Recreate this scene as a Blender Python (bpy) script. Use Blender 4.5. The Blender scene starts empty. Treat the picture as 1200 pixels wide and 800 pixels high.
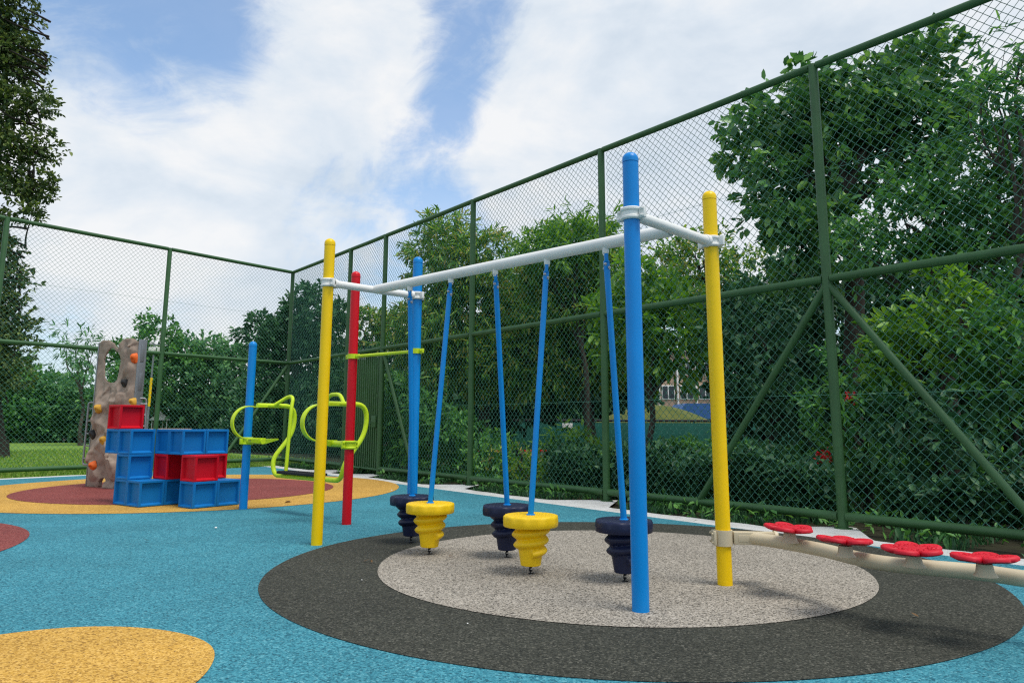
import bpy, bmesh, math, random
import numpy as np
from mathutils import Vector, Matrix
random.seed(7)
RNG = np.random.default_rng(11)
R = math.radians
PI = math.pi
for blk in (bpy.data.objects, bpy.data.meshes, bpy.data.materials):
    for x in list(blk):
        blk.remove(x)
S = bpy.context.scene
COL = S.collection

# ------------------------------------------------------------------ camera
HC = 1.15
FPX, PITCH, ROLL, PY = 875.6, R(9.4037), R(0.2035), 350.716
cp, sp = math.cos(PITCH), math.sin(PITCH)
FW = Vector((0, cp, sp)); RT = Vector((1, 0, 0)); UP = Vector((0, -sp, cp))
cr, sr = math.cos(ROLL), math.sin(ROLL)
R2 = RT * cr + UP * sr; U2 = UP * cr - RT * sr
cam_d = bpy.data.cameras.new('camera'); cam = bpy.data.objects.new('camera', cam_d); COL.objects.link(cam)
M = Matrix(((R2.x, U2.x, -FW.x, 0), (R2.y, U2.y, -FW.y, 0), (R2.z, U2.z, -FW.z, HC), (0, 0, 0, 1)))
cam.matrix_world = M
cam_d.sensor_fit = 'HORIZONTAL'; cam_d.sensor_width = 36; cam_d.lens = FPX / 1200 * 36
cam_d.shift_y = -(400 - PY) / 1200
cam_d.clip_start = 0.05; cam_d.clip_end = 2000
S.camera = cam

def ray(px, py):
    return FW + R2 * ((px - 600) / FPX) + U2 * ((PY - py) / FPX)
def at(px, py, Y):            # survey: the point seen at a photo position, at ground distance Y
    d = ray(px, py); t = Y / d.y
    return Vector((0, 0, HC)) + d * t
def flat(px, py, z=0.0):      # survey: the point at height z
    d = ray(px, py); t = (z - HC) / d.z
    return Vector((0, 0, HC)) + d * t

# ------------------------------------------------------------------ materials
def newmat(name):
    m = bpy.data.materials.new(name); m.use_nodes = True
    nt = m.node_tree; nt.nodes.clear()
    out = nt.nodes.new('ShaderNodeOutputMaterial')
    return m, nt, out
def N(nt, kind, **kw):
    n = nt.nodes.new(kind)
    for k, v in kw.items():
        setattr(n, k, v)
    return n
def ramp(nt, stops, interp='LINEAR'):
    n = nt.nodes.new('ShaderNodeValToRGB'); cr_ = n.color_ramp; cr_.interpolation = interp
    while len(cr_.elements) > 1: cr_.elements.remove(cr_.elements[-1])
    for i, (p, c) in enumerate(stops):
        e = cr_.elements[0] if i == 0 else cr_.elements.new(p)
        e.position = p; e.color = (*c, 1) if len(c) == 3 else c
    return n
def paint(name, col, rough=0.38, var=0.10, metallic=0.0, dirt=0.25, bump=0.0, coat=0.0, spec=0.36):
    """painted or moulded surface with slight unevenness and grime"""
    m, nt, out = newmat(name); L = nt.links.new
    p = N(nt, 'ShaderNodeBsdfPrincipled'); tc = N(nt, 'ShaderNodeTexCoord')
    n1 = N(nt, 'ShaderNodeTexNoise'); n1.inputs['Scale'].default_value = 3.2; n1.inputs['Detail'].default_value = 6
    n2 = N(nt, 'ShaderNodeTexNoise'); n2.inputs['Scale'].default_value = 38; n2.inputs['Detail'].default_value = 5; n2.inputs['Roughness'].default_value = .7
    L(tc.outputs['Object'], n1.inputs['Vector']); L(tc.outputs['Object'], n2.inputs['Vector'])
    d = tuple(c * (1 - var) for c in col); b = tuple(min(1, c * (1 + var * .6)) for c in col)
    r1 = ramp(nt, [(.3, d), (.7, b)]); L(n1.outputs['Fac'], r1.inputs['Fac'])
    grime = N(nt, 'ShaderNodeMix', data_type='RGBA'); rg = ramp(nt, [(.58, (0, 0, 0)), (.80, (dirt, dirt, dirt))])
    L(n2.outputs['Fac'], rg.inputs['Fac']); L(rg.outputs['Color'], grime.inputs['Factor'])
    L(r1.outputs['Color'], grime.inputs['A']); grime.inputs['B'].default_value = (col[0] * .55 + .05, col[1] * .55 + .045, col[2] * .55 + .04, 1)
    L(grime.outputs['Result'], p.inputs['Base Color'])
    rr = N(nt, 'ShaderNodeMapRange'); rr.inputs['To Min'].default_value = rough * .8; rr.inputs['To Max'].default_value = min(1, rough * 1.35)
    L(n2.outputs['Fac'], rr.inputs['Value']); L(rr.outputs['Result'], p.inputs['Roughness'])
    p.inputs['Metallic'].default_value = metallic; p.inputs['Coat Weight'].default_value = coat
    p.inputs['Specular IOR Level'].default_value = spec
    if bump:
        bp = N(nt, 'ShaderNodeBump'); bp.inputs['Strength'].default_value = bump; bp.inputs['Distance'].default_value = .004
        L(n2.outputs['Fac'], bp.inputs['Height']); L(bp.outputs['Normal'], p.inputs['Normal'])
    L(p.outputs['BSDF'], out.inputs['Surface'])
    return m
def granules(name, stops, scale=100, rough=.85, stain=.18, bump=.55):
    scale = {'grey_rubber_granules': 125}.get(name, 108)
    """poured rubber granules: every grain its own tone"""
    m, nt, out = newmat(name); L = nt.links.new
    p = N(nt, 'ShaderNodeBsdfPrincipled'); geo = N(nt, 'ShaderNodeNewGeometry')
    wn = N(nt, 'ShaderNodeTexNoise'); wn.inputs['Scale'].default_value = 60; wn.inputs['Detail'].default_value = 2
    add = N(nt, 'ShaderNodeVectorMath', operation='MULTIPLY_ADD'); add.inputs[1].default_value = (.012, .012, .012)
    L(geo.outputs['Position'], wn.inputs['Vector']); L(wn.outputs['Color'], add.inputs[0]); L(geo.outputs['Position'], add.inputs[2])
    v = N(nt, 'ShaderNodeTexVoronoi'); v.inputs['Scale'].default_value = scale; L(add.outputs['Vector'], v.inputs['Vector'])
    sep = N(nt, 'ShaderNodeSeparateColor'); L(v.outputs['Color'], sep.inputs['Color'])
    r = ramp(nt, stops); L(sep.outputs['Red'], r.inputs['Fac'])
    # worn and dusty patches
    n2 = N(nt, 'ShaderNodeTexNoise'); n2.inputs['Scale'].default_value = .9; n2.inputs['Detail'].default_value = 7; n2.inputs['Roughness'].default_value = .65
    L(geo.outputs['Position'], n2.inputs['Vector'])
    mr = N(nt, 'ShaderNodeMapRange'); mr.inputs['From Min'].default_value = .3; mr.inputs['From Max'].default_value = .7
    mr.inputs['To Min'].default_value = 1 - stain; mr.inputs['To Max'].default_value = 1 + stain * .6
    L(n2.outputs['Fac'], mr.inputs['Value'])
    mul = N(nt, 'ShaderNodeMix', data_type='RGBA', blend_type='MULTIPLY'); mul.inputs['Factor'].default_value = 1
    cmb = N(nt, 'ShaderNodeCombineColor')
    for s in ('Red', 'Green', 'Blue'): L(mr.outputs['Result'], cmb.inputs[s])
    L(r.outputs['Color'], mul.inputs['A']); L(cmb.outputs['Color'], mul.inputs['B'])
    L(mul.outputs['Result'], p.inputs['Base Color']); p.inputs['Roughness'].default_value = rough
    p.inputs['Specular IOR Level'].default_value = .25
    bp = N(nt, 'ShaderNodeBump'); bp.inputs['Strength'].default_value = bump; bp.inputs['Distance'].default_value = .006; bp.invert = True
    L(v.outputs['Distance'], bp.inputs['Height']); L(bp.outputs['Normal'], p.inputs['Normal'])
    L(p.outputs['BSDF'], out.inputs['Surface'])
    return m
def leafmat(name, stops, rough=.5, trans=.22, spec=.3):
    m, nt, out = newmat(name); L = nt.links.new
    geo = N(nt, 'ShaderNodeNewGeometry'); r = ramp(nt, stops); L(geo.outputs['Random Per Island'], r.inputs['Fac'])
    p = N(nt, 'ShaderNodeBsdfPrincipled'); L(r.outputs['Color'], p.inputs['Base Color'])
    p.inputs['Roughness'].default_value = rough; p.inputs['Specular IOR Level'].default_value = spec
    t = N(nt, 'ShaderNodeBsdfTranslucent'); hs = N(nt, 'ShaderNodeHueSaturation'); hs.inputs['Value'].default_value = 1.9; hs.inputs['Saturation'].default_value = 1.1
    hs.inputs['Hue'].default_value = .485
    L(r.outputs['Color'], hs.inputs['Color']); L(hs.outputs['Color'], t.inputs['Color'])
    mx = N(nt, 'ShaderNodeMixShader'); mx.inputs[0].default_value = trans
    L(p.outputs['BSDF'], mx.inputs[1]); L(t.outputs['BSDF'], mx.inputs[2]); L(mx.outputs['Shader'], out.inputs['Surface'])
    return m
def noisy(name, stops, scale, rough=.9, bump=.3, detail=8, dist=.02, stretch=(1, 1, 1)):
    m, nt, out = newmat(name); L = nt.links.new
    p = N(nt, 'ShaderNodeBsdfPrincipled'); tc = N(nt, 'ShaderNodeNewGeometry')
    mp = N(nt, 'ShaderNodeMapping'); mp.inputs['Scale'].default_value = stretch; L(tc.outputs['Position'], mp.inputs['Vector'])
    n1 = N(nt, 'ShaderNodeTexNoise'); n1.inputs['Scale'].default_value = scale; n1.inputs['Detail'].default_value = detail; n1.inputs['Roughness'].default_value = .68
    L(mp.outputs['Vector'], n1.inputs['Vector'])
    r = ramp(nt, stops); L(n1.outputs['Fac'], r.inputs['Fac']); L(r.outputs['Color'], p.inputs['Base Color'])
    p.inputs['Roughness'].default_value = rough; p.inputs['Specular IOR Level'].default_value = .25
    bp = N(nt, 'ShaderNodeBump'); bp.inputs['Strength'].default_value = bump; bp.inputs['Distance'].default_value = dist
    L(n1.outputs['Fac'], bp.inputs['Height']); L(bp.outputs['Normal'], p.inputs['Normal']); L(p.outputs['BSDF'], out.inputs['Surface'])
    return m

MT = dict(
    blue=paint('blue_powder_coat', (.002, .235, .64), .30, .06, dirt=.12, spec=.3),
    yellow=paint('yellow_powder_coat', (.93, .59, .001), .30, .05, dirt=.12, spec=.3),
    red=paint('red_powder_coat', (.64, .003, .012), .30, .06, dirt=.12, spec=.3),
    white=paint('white_powder_coat', (.80, .785, .74), .38, .05, dirt=.25),
    cream=paint('cream_powder_coat', (.58, .49, .33), .42, .07, dirt=.3),
    lime=paint('lime_powder_coat', (.56, .72, .015), .36, .05, dirt=.12),
    navy=paint('navy_moulded_plastic', (.006, .011, .042), .42, .12, dirt=.16, bump=.1),
    pod_yellow=paint('yellow_moulded_plastic', (.92, .58, .004), .42, .05, dirt=.2, bump=.1),
    blockblue=paint('blue_block_plastic', (.004, .165, .47), .5, .07, dirt=.2, bump=.08, spec=.22),
    blockred=paint('red_block_plastic', (.56, .004, .016), .5, .07, dirt=.2, bump=.08, spec=.22),
    flower=paint('crimson_rubber', (.60, .006, .022), .5, .1, dirt=.2, bump=.5),
    fence=paint('green_fence_paint', (.040, .112, .036), .42, .16, dirt=.45),
    wire=paint('green_coated_wire', (.11, .32, .24), .42, .1, dirt=.1),
    steel=paint('galvanised_steel', (.30, .31, .32), .42, .12, metallic=.7, dirt=.3),
    dark=paint('black_rubber', (.014, .014, .016), .6, .2),
    bolt=paint('bolt_steel', (.5, .5, .5), .3, .1, metallic=.9),
    rock=None,
)
MT['rock'] = noisy('sand_moulded_rock', [(.25, (.21, .155, .118)), (.5, (.34, .257, .197)), (.75, (.43, .335, .265))], 7, .7, .35, 9, .02)
MT['orange'] = paint('orange_resin', (.75, .13, .015), .55, .15, bump=.4)
MT['ochre_hold'] = paint('ochre_resin', (.62, .33, .035), .55, .15, bump=.4)
MT['black_hold'] = paint('black_resin', (.03, .03, .03), .55, .15, bump=.4)
MT['m_blue'] = granules('blue_rubber_granules', [(0, (.012, .075, .105)), (.25, (.026, .165, .22)), (.6, (.045, .235, .295)), (.92, (.08, .31, .37)), (1, (.15, .40, .45))])
MT['m_grey'] = granules('grey_rubber_granules', [(0, (0.0407, 0.0360, 0.0286)), (.20, (0.1222, 0.1080, 0.0878)), (.42, (0.3055, 0.2700, 0.2194)), (.8, (0.4074, 0.3620, 0.2976)), (1, (0.5602, 0.5000, 0.4198))])
MT['m_dark'] = granules('charcoal_rubber_granules', [(0, (0.0147, 0.0160, 0.0117)), (.6, (0.0441, 0.0450, 0.0342)), (.9, (0.0735, 0.0730, 0.0558)), (1, (0.1365, 0.1300, 0.1035))])
MT['m_ochre'] = granules('ochre_rubber_granules', [(0, (.20, .10, .02)), (.2, (.42, .22, .035)), (.6, (.60, .34, .06)), (1, (.72, .44, .12))])
MT['m_red'] = granules('brick_rubber_granules', [(0, (.10, .020, .018)), (.4, (.21, .046, .040)), (.8, (.27, .065, .055)), (1, (.36, .12, .10))])
MT['concrete'] = noisy('pale_concrete', [(.25, (.42, .40, .36)), (.5, (.62, .61, .58)), (.8, (.72, .71, .69))], 2.6, .85, .25, 10, .01)
MT['soil'] = noisy('damp_soil', [(.3, (.016, .014, .009)), (.55, (.032, .030, .014)), (.75, (.030, .045, .015))], 2.5, .95, .6, 9, .05)
MT['turf'] = noisy('mown_turf', [(.25, (.10, .19, .025)), (.5, (.15, .26, .038)), (.75, (.20, .31, .055))], 1.6, .95, .6, 10, .04)
MT['bark'] = noisy('grey_brown_bark', [(.3, (.035, .028, .022)), (.6, (.085, .07, .055)), (.8, (.14, .12, .10))], 5, .9, .7, 8, .03, (1, 1, .25))
MT['bark_dark'] = noisy('dark_bark', [(.3, (.018, .015, .012)), (.7, (.05, .04, .032))], 6, .9, .7, 8, .03, (1, 1, .25))

def G(*cs): return [(i / (len(cs) - 1), c) for i, c in enumerate(cs)]
MT['l_jack'] = leafmat('glossy_dark_leaf', G((.035, .109, .036), (.058, .172, .046), (.082, .220, .058), (.129, .300, .073), (.234, .416, .091)), .38, .18, .45)
MT['l_mango'] = leafmat('long_green_leaf', G((.036, .122, .019), (.076, .206, .031), (.134, .305, .045), (.269, .412, .068), (.430, .358, .108)), .48, .24, .28)
MT['l_bright'] = leafmat('bright_green_leaf', G((.055, .156, .022), (.094, .234, .031), (.156, .328, .043), (.250, .421, .062)), .45, .3, .35)
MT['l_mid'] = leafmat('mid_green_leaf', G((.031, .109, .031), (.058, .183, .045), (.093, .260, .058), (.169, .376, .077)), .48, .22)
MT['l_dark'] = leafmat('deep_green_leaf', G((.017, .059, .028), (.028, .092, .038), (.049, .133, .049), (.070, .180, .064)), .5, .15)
MT['l_column'] = leafmat('olive_green_leaf', G((.031, .067, .027), (.061, .109, .036), (.104, .157, .045), (.214, .274, .061)), .5, .15)
MT['l_far'] = leafmat('far_green_leaf', G((.052, .156, .068), (.082, .220, .088), (.129, .300, .104), (.196, .364, .129)), .55, .2)
MT['l_grass'] = leafmat('grass_blade', G((.079, .172, .024), (.145, .277, .040), (.224, .370, .059), (.343, .383, .106)), .55, .3)
MT['petal'] = leafmat('red_petal', G((.55, .02, .015), (.7, .05, .03)), .5, .3)
MT['dry'] = leafmat('dry_leaf', G((.10, .05, .02), (.18, .10, .04), (.07, .035, .02)), .7, .1)

# ------------------------------------------------------------------ mesh helpers
class MB:
    def __init__(s): s.v = []; s.f = []
    def add(s, vs, fs):
        o = len(s.v); s.v += [tuple(x) for x in vs]; s.f += [tuple(i + o for i in f) for f in fs]; return s
    def box(s, c, d, rot=None):
        c = Vector(c); hx, hy, hz = d[0] / 2, d[1] / 2, d[2] / 2
        vs = [Vector((x * hx, y * hy, z * hz)) for z in (-1, 1) for y in (-1, 1) for x in (-1, 1)]
        if rot is not None: vs = [rot @ v for v in vs]
        return s.add([v + c for v in vs], [(0, 2, 3, 1), (4, 5, 7, 6), (0, 1, 5, 4), (2, 6, 7, 3), (0, 4, 6, 2), (1, 3, 7, 5)])
    def bbox(s, c, d, bev=.006, seg=2, rot=None):
        bm = bmesh.new(); bmesh.ops.create_cube(bm, size=1)
        for v in bm.verts: v.co = Vector((v.co.x * d[0], v.co.y * d[1], v.co.z * d[2]))
        bmesh.ops.bevel(bm, geom=bm.edges[:], offset=bev, segments=seg, affect='EDGES', profile=.6)
        bm.verts.ensure_lookup_table(); c = Vector(c)
        vs = [(rot @ v.co if rot is not None else v.co) + c for v in bm.verts]
        fs = [[v.index for v in f.verts] for f in bm.faces]; bm.free()
        return s.add(vs, fs)
    def tube(s, pts, r, n=14, caps=True):
        pts = [Vector(p) for p in pts]; k = len(pts)
        rs = r if isinstance(r, (list, tuple)) else [r] * k
        t0 = (pts[1] - pts[0]).normalized()
        a = t0.orthogonal().normalized(); vs = []
        for i, p in enumerate(pts):
            t = ((pts[min(i + 1, k - 1)] - p).normalized() + (p - pts[max(i - 1, 0)]).normalized())
            t = t.normalized() if t.length > 1e-6 else t0
            a = (a - t * a.dot(t)).normalized(); b = t.cross(a)
            for j in range(n):
                q = 2 * PI * j / n
                vs.append(p + (a * math.cos(q) + b * math.sin(q)) * rs[i])
        fs = [(i * n + j, i * n + (j + 1) % n, (i + 1) * n + (j + 1) % n, (i + 1) * n + j) for i in range(k - 1) for j in range(n)]
        if caps: fs += [tuple(range(n - 1, -1, -1)), tuple((k - 1) * n + j for j in range(n))]
        return s.add(vs, fs)
    def lathe(s, c, prof, n=32, axis=None):
        c = Vector(c); q = Vector((0, 0, 1)).rotation_difference(Vector(axis).normalized()).to_matrix() if axis is not None else None
        vs = []; k = len(prof)
        for r, z in prof:
            for j in range(n):
                a = 2 * PI * j / n; v = Vector((r * math.cos(a), r * math.sin(a), z))
                vs.append((q @ v if q else v) + c)
        fs = [(i * n + j, i * n + (j + 1) % n, (i + 1) * n + (j + 1) % n, (i + 1) * n + j) for i in range(k - 1) for j in range(n)]
        if prof[0][0] > 1e-4: fs.append(tuple(range(n - 1, -1, -1)))
        if prof[-1][0] > 1e-4: fs.append(tuple((k - 1) * n + j for j in range(n)))
        return s.add(vs, fs)
    def prism(s, poly, z0, z1, mat=None):
        n = len(poly); vs = [Vector((x, y, z0)) for x, y in poly] + [Vector((x, y, z1)) for x, y in poly]
        if mat is not None: vs = [mat @ v for v in vs]
        return s.add(vs, [tuple(range(n - 1, -1, -1)), tuple(range(n, 2 * n))] + [(i, (i + 1) % n, n + (i + 1) % n, n + i) for i in range(n)])
    def build(s, name, mat, parent=None, ang=38):
        me = bpy.data.meshes.new(name); me.from_pydata(s.v, [], s.f); me.validate()
        me.polygons.foreach_set('use_smooth', [True] * len(me.polygons)); me.set_sharp_from_angle(angle=R(ang))
        me.materials.append(mat); o = bpy.data.objects.new(name, me); COL.objects.link(o)
        if parent is not None:
            o.parent = parent
            if parent.type == 'EMPTY' or True: o.matrix_parent_inverse = world(parent).inverted()
        return o
def world(o):
    m = Matrix.LocRotScale(o.location, o.rotation_euler, o.scale)
    if o.parent is not None: m = world(o.parent) @ o.matrix_parent_inverse @ m
    return m
def tag(o, label=None, cat=None, group=None, kind=None):
    if label: o['label'] = label
    if cat: o['category'] = cat
    if group: o['group'] = group
    if kind: o['kind'] = kind
    return o
def empty(name, loc, label, cat, group=None):
    o = bpy.data.objects.new(name, None); COL.objects.link(o); o.location = loc; o.empty_display_size = .2
    return tag(o, label, cat, group)
def copy_tree(o, parent=None):
    c = o.copy(); COL.objects.link(c)
    if parent is not None: c.parent = parent
    for ch in o.children: copy_tree(ch, c)
    return c
def smooth(pts, k=6, closed=False):
    P = [Vector(p) for p in pts]; out = []
    n = len(P)
    for i in range(n - 1):
        a = P[max(i - 1, 0)]; b = P[i]; c = P[i + 1]; d = P[min(i + 2, n - 1)]
        for j in range(k):
            t = j / k
            out.append(.5 * ((2 * b) + (c - a) * t + (2 * a - 5 * b + 4 * c - d) * t * t + (3 * b - a - 3 * c + d) * t ** 3))
    out.append(P[-1]); return out
def fillet(pts, rad=.08, k=5):
    P = [Vector(p) for p in pts]; out = [P[0]]
    for i in range(1, len(P) - 1):
        a, b, c = P[i - 1], P[i], P[i + 1]
        r = min(rad, (a - b).length * .48, (c - b).length * .48)
        s = b + (a - b).normalized() * r; e = b + (c - b).normalized() * r
        for j in range(k + 1):
            t = j / k; out.append(s * (1 - t) ** 2 + b * 2 * t * (1 - t) + e * t * t)
    out.append(P[-1]); return out
def npmesh(name, V, F, mat, parent=None, smooth_=False):
    """V (n,3) float, F (m,k) int"""
    me = bpy.data.meshes.new(name); m, k = F.shape
    me.vertices.add(len(V)); me.vertices.foreach_set('co', V.astype(np.float32).ravel())
    me.loops.add(m * k); me.loops.foreach_set('vertex_index', F.astype(np.int32).ravel())
    me.polygons.add(m); me.polygons.foreach_set('loop_start', np.arange(0, m * k, k, dtype=np.int32))
    me.polygons.foreach_set('loop_total', np.full(m, k, np.int32))
    if smooth_: me.polygons.foreach_set('use_smooth', np.ones(m, bool))
    me.update(calc_edges=True); me.materials.append(mat)
    o = bpy.data.objects.new(name, me); COL.objects.link(o)
    if parent is not None: o.parent = parent; o.matrix_parent_inverse = world(parent).inverted()
    return o

# ------------------------------------------------------------------ the lie of the land
CORNER = Vector((-6.517, 21.808, 0)); AR, AL = R(-51.904), R(-127.794)
DR = Vector((math.cos(AR), math.sin(AR), 0)); DL = Vector((math.cos(AL), math.sin(AL), 0))
NR = Vector((-DR.y, DR.x, 0)); NL = Vector((DL.y, -DL.x, 0))     # outwards
if NR.x < 0: NR = -NR
if NL.x > 0: NL = -NL
def fr(t, z=0, o=0): p = CORNER + DR * t + NR * o; return Vector((p.x, p.y, z))
def fl(t, z=0, o=0): p = CORNER + DL * t + NL * o; return Vector((p.x, p.y, z))

def sheet(name, poly, z, mat, kind='structure', seg=None):
    b = MB(); b.add([(x, y, z) for x, y in poly], [tuple(range(len(poly)))])
    o = b.build(name, mat); return tag(o, kind=kind)
def disc(name, c, r, z, mat, label=None, wob=.006, n=160):
    ph = random.random() * 6
    poly = [(c[0] + (r + wob * math.sin(7 * a + ph)) * math.cos(a), c[1] + (r + wob * math.cos(5 * a + ph)) * math.sin(a)) for a in (2 * PI * i / n for i in range(n))]
    return sheet(name, poly, z, mat)
# ground to the horizon
g = MB(); g.add([(-900, -900, -.05), (900, -900, -.05), (900, 900, -.05), (-900, 900, -.05)], [(0, 1, 2, 3)])
tag(g.build('ground', MT['soil']), kind='structure')
# lawn beyond the left fence and inside its foot
lw = [fl(-6, 0, 30), fl(60, 0, 30), fl(60, 0, -.9), fl(-.2, 0, -.9), fl(-.2, 0, .6), fl(-3, 0, 4)]
sheet('lawn', [(p.x, p.y) for p in lw], -.03, MT['turf'])
# concrete apron along the right fence, with the widened footings round each post
def apron_poly():
    ins = [flat(x, y) for x, y in ((440, 559), (540, 569.5), (615, 581), (740, 599), (800, 610), (900, 621.7), (1033, 634))]
    return ins
inner_off = -.98
pad = [fr(-.35, 0, inner_off), fr(26, 0, inner_off)]
# blue rubber play surface
p0 = fr(1.256, 0, inner_off); p1 = fr(27, 0, inner_off)
pl = [fl(.55, 0, -.98), fl(30, 0, -.98)]
poly = [(p0.x, p0.y), (p1.x, p1.y), (9.5, -6), (-22, -6), (pl[1].x, pl[1].y)]
sheet('blue_play_surface', poly, 0.0, MT['m_blue'])
def strip(name, t0, t1, o_in, posts):
    b = MB(); vs = []; steps = 220
    for i in range(steps + 1):
        t = t0 + (t1 - t0) * i / steps
        o = -.60 + .03 * math.sin(t * 2.1) + .018 * math.sin(t * 7.7)
        for q in posts:
            o = max(o, .25 - abs(t - q) * 1.35)
        vs += [fr(t, -.004, o), fr(t, -.004, o_in)]
    b.add(vs, [(2 * i, 2 * i + 1, 2 * i + 3, 2 * i + 2) for i in range(steps)])
    return tag(b.build(name, MT['concrete']), kind='structure')
RP = [0, 3.846, 5.697, 9.295, 12.906, 16.628, 20.35, 24.07]
strip('concrete_apron', .1, 26, inner_off - .05, RP[1:])
cl = [fl(5.2, 0, -.95), fl(5.9, 0, -.62), fl(14, 0, -.55), fl(24, 0, -.55), fl(24, 0, -1.0), fl(5.2, 0, -1.0)]
sheet('concrete_edging', [(p.x, p.y) for p in cl], -.004, MT['concrete'])
GC = (.870, 6.42)
disc('charcoal_circle', (.862, 6.377), 2.772, .004, MT['m_dark'])
disc('grey_circle', (.876, 6.46), 1.956, .008, MT['m_grey'])
disc('ochre_circle', (-5.656, 13.409), 3.66, .004, MT['m_ochre'])
disc('brick_red_circle', (-5.70, 13.33), 2.54, .008, MT['m_red'])
disc('small_ochre_circle', (-2.275, 3.631), .867, .004, MT['m_ochre'])
disc('side_red_circle', (-7.223, 6.558), 2.678, .004, MT['m_red'])

# ------------------------------------------------------------------ posts and clamps
PR = .054
def post(parent, xy, h, mat, name='post'):
    b = MB(); b.lathe((xy[0], xy[1], 0), [(PR, 0), (PR, h - .075)], 36)
    o = b.build(name, mat, parent)
    c = MB(); prof = [(PR + .0015, h - .072), (PR + .0015, h - .05)] + [((PR + .0015) * math.cos(a), h - .05 + .05 * math.sin(a)) for a in (R(15 * i) for i in range(1, 7))]
    prof[-1] = (.0005, h); c.lathe((xy[0], xy[1], 0), prof, 36); c.build('cap', mat, o)
    return o
def bolt(b, p, axis, r=.009, l=.012):
    b.lathe(p, [(r * 1.7, 0), (r * 1.7, .003), (r, .0035), (r, l), (r * .4, l + .003)], 10, axis)
def clamp(parent, xy, z, mat, toward, h=.085, name='clamp', ribs=True):
    """two half shells round a post with flanges and ridges, arm socket towards `toward`"""
    t = Vector((toward[0], toward[1], 0)).normalized(); sd = Vector((-t.y, t.x, 0))
    b = MB(); r0 = PR + .0015; r1 = PR + .016
    prof = [(r0, -h / 2), (r1 - .004, -h / 2), (r1 + .006, -h / 2 + .008), (r1 + .006, -h / 2 + .02), (r1 - .004, -h / 2 + .03), (r1 - .004, h / 2 - .03), (r1 + .006, h / 2 - .02), (r1 + .006, h / 2 - .008), (r1 - .004, h / 2), (r0, h / 2)]
    n = 36; c = Vector((xy[0], xy[1], z)); vs = []
    for r, zz in prof:
        vs += [c + Vector((r * math.cos(2 * PI * j / n), r * math.sin(2 * PI * j / n), zz)) for j in range(n)]
    k = len(prof); b.add(vs, [(i * n + j, i * n + (j + 1) % n, ((i + 1) % k) * n + (j + 1) % n, ((i + 1) % k) * n + j) for i in range(k) for j in range(n)])
    rot = Matrix((t, sd, Vector((0, 0, 1)))).transposed()
    for s_ in (-1, 1):
        b.bbox(c + sd * s_ * (r1 + .018), (.03, .042, h * .86), .004, 2, rot)
        for q in (-.024, .024):
            bolt(b, c + sd * s_ * (r1 + .022) - t * .015 + Vector((0, 0, q)), -t)
    b.lathe(c + t * (r1 - .006), [(.05, 0), (.047, .03), (.043, .034)], 24, t)
    return b.build(name, mat, parent)

YL = Vector((-1.857, 7.421, 0)); BR = Vector((.804, 4.877, 0)); YR = Vector((1.545, 5.653, 0)); BB = Vector((-1.055, 8.19, 0))
RED = Vector((-1.892, 8.887, 0)); BL = Vector((-3.612, 10.394, 0))
CZ = 2.54
frame = empty('pod_swing_frame', (-.15, 6.5, 0), 'four post swing frame with white overhead beam, standing on the grey and charcoal circle', 'swing frame')
tag(post(frame, YL, 3.0, MT['yellow']), 'yellow post at the far end of the white beam')
tag(post(frame, BB, 2.985, MT['blue']), 'blue post behind the far navy pod')
tag(post(frame, BR, 2.977, MT['blue']), 'near blue post')
tag(post(frame, YR, 2.953, MT['yellow']), 'yellow post that also holds the cream rail')
M1 = (YL + BB) / 2; M2 = (BR + YR) / 2
for a, b_ in ((YL, BB), (BR, YR)):
    d = (b_ - a).normalized()
    clamp(frame, a, CZ, MT['white'], d); clamp(frame, b_, CZ, MT['white'], -d)
    t = MB(); t.tube([a + d * .07 + Vector((0, 0, CZ)), b_ - d * .07 + Vector((0, 0, CZ))], .038, 24); t.build('crossbar', MT['white'], frame)
bd = (M2 - M1).normalized()
Z = Vector((0, 0, 1))
t = MB(); t.tube([M1 + bd * .03 + Z * CZ, M2 - bd * .03 + Z * CZ], .048, 28)
t.build('beam', MT['white'], frame)
# weld collars where the beam meets the crossbars are the tubes themselves

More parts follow.
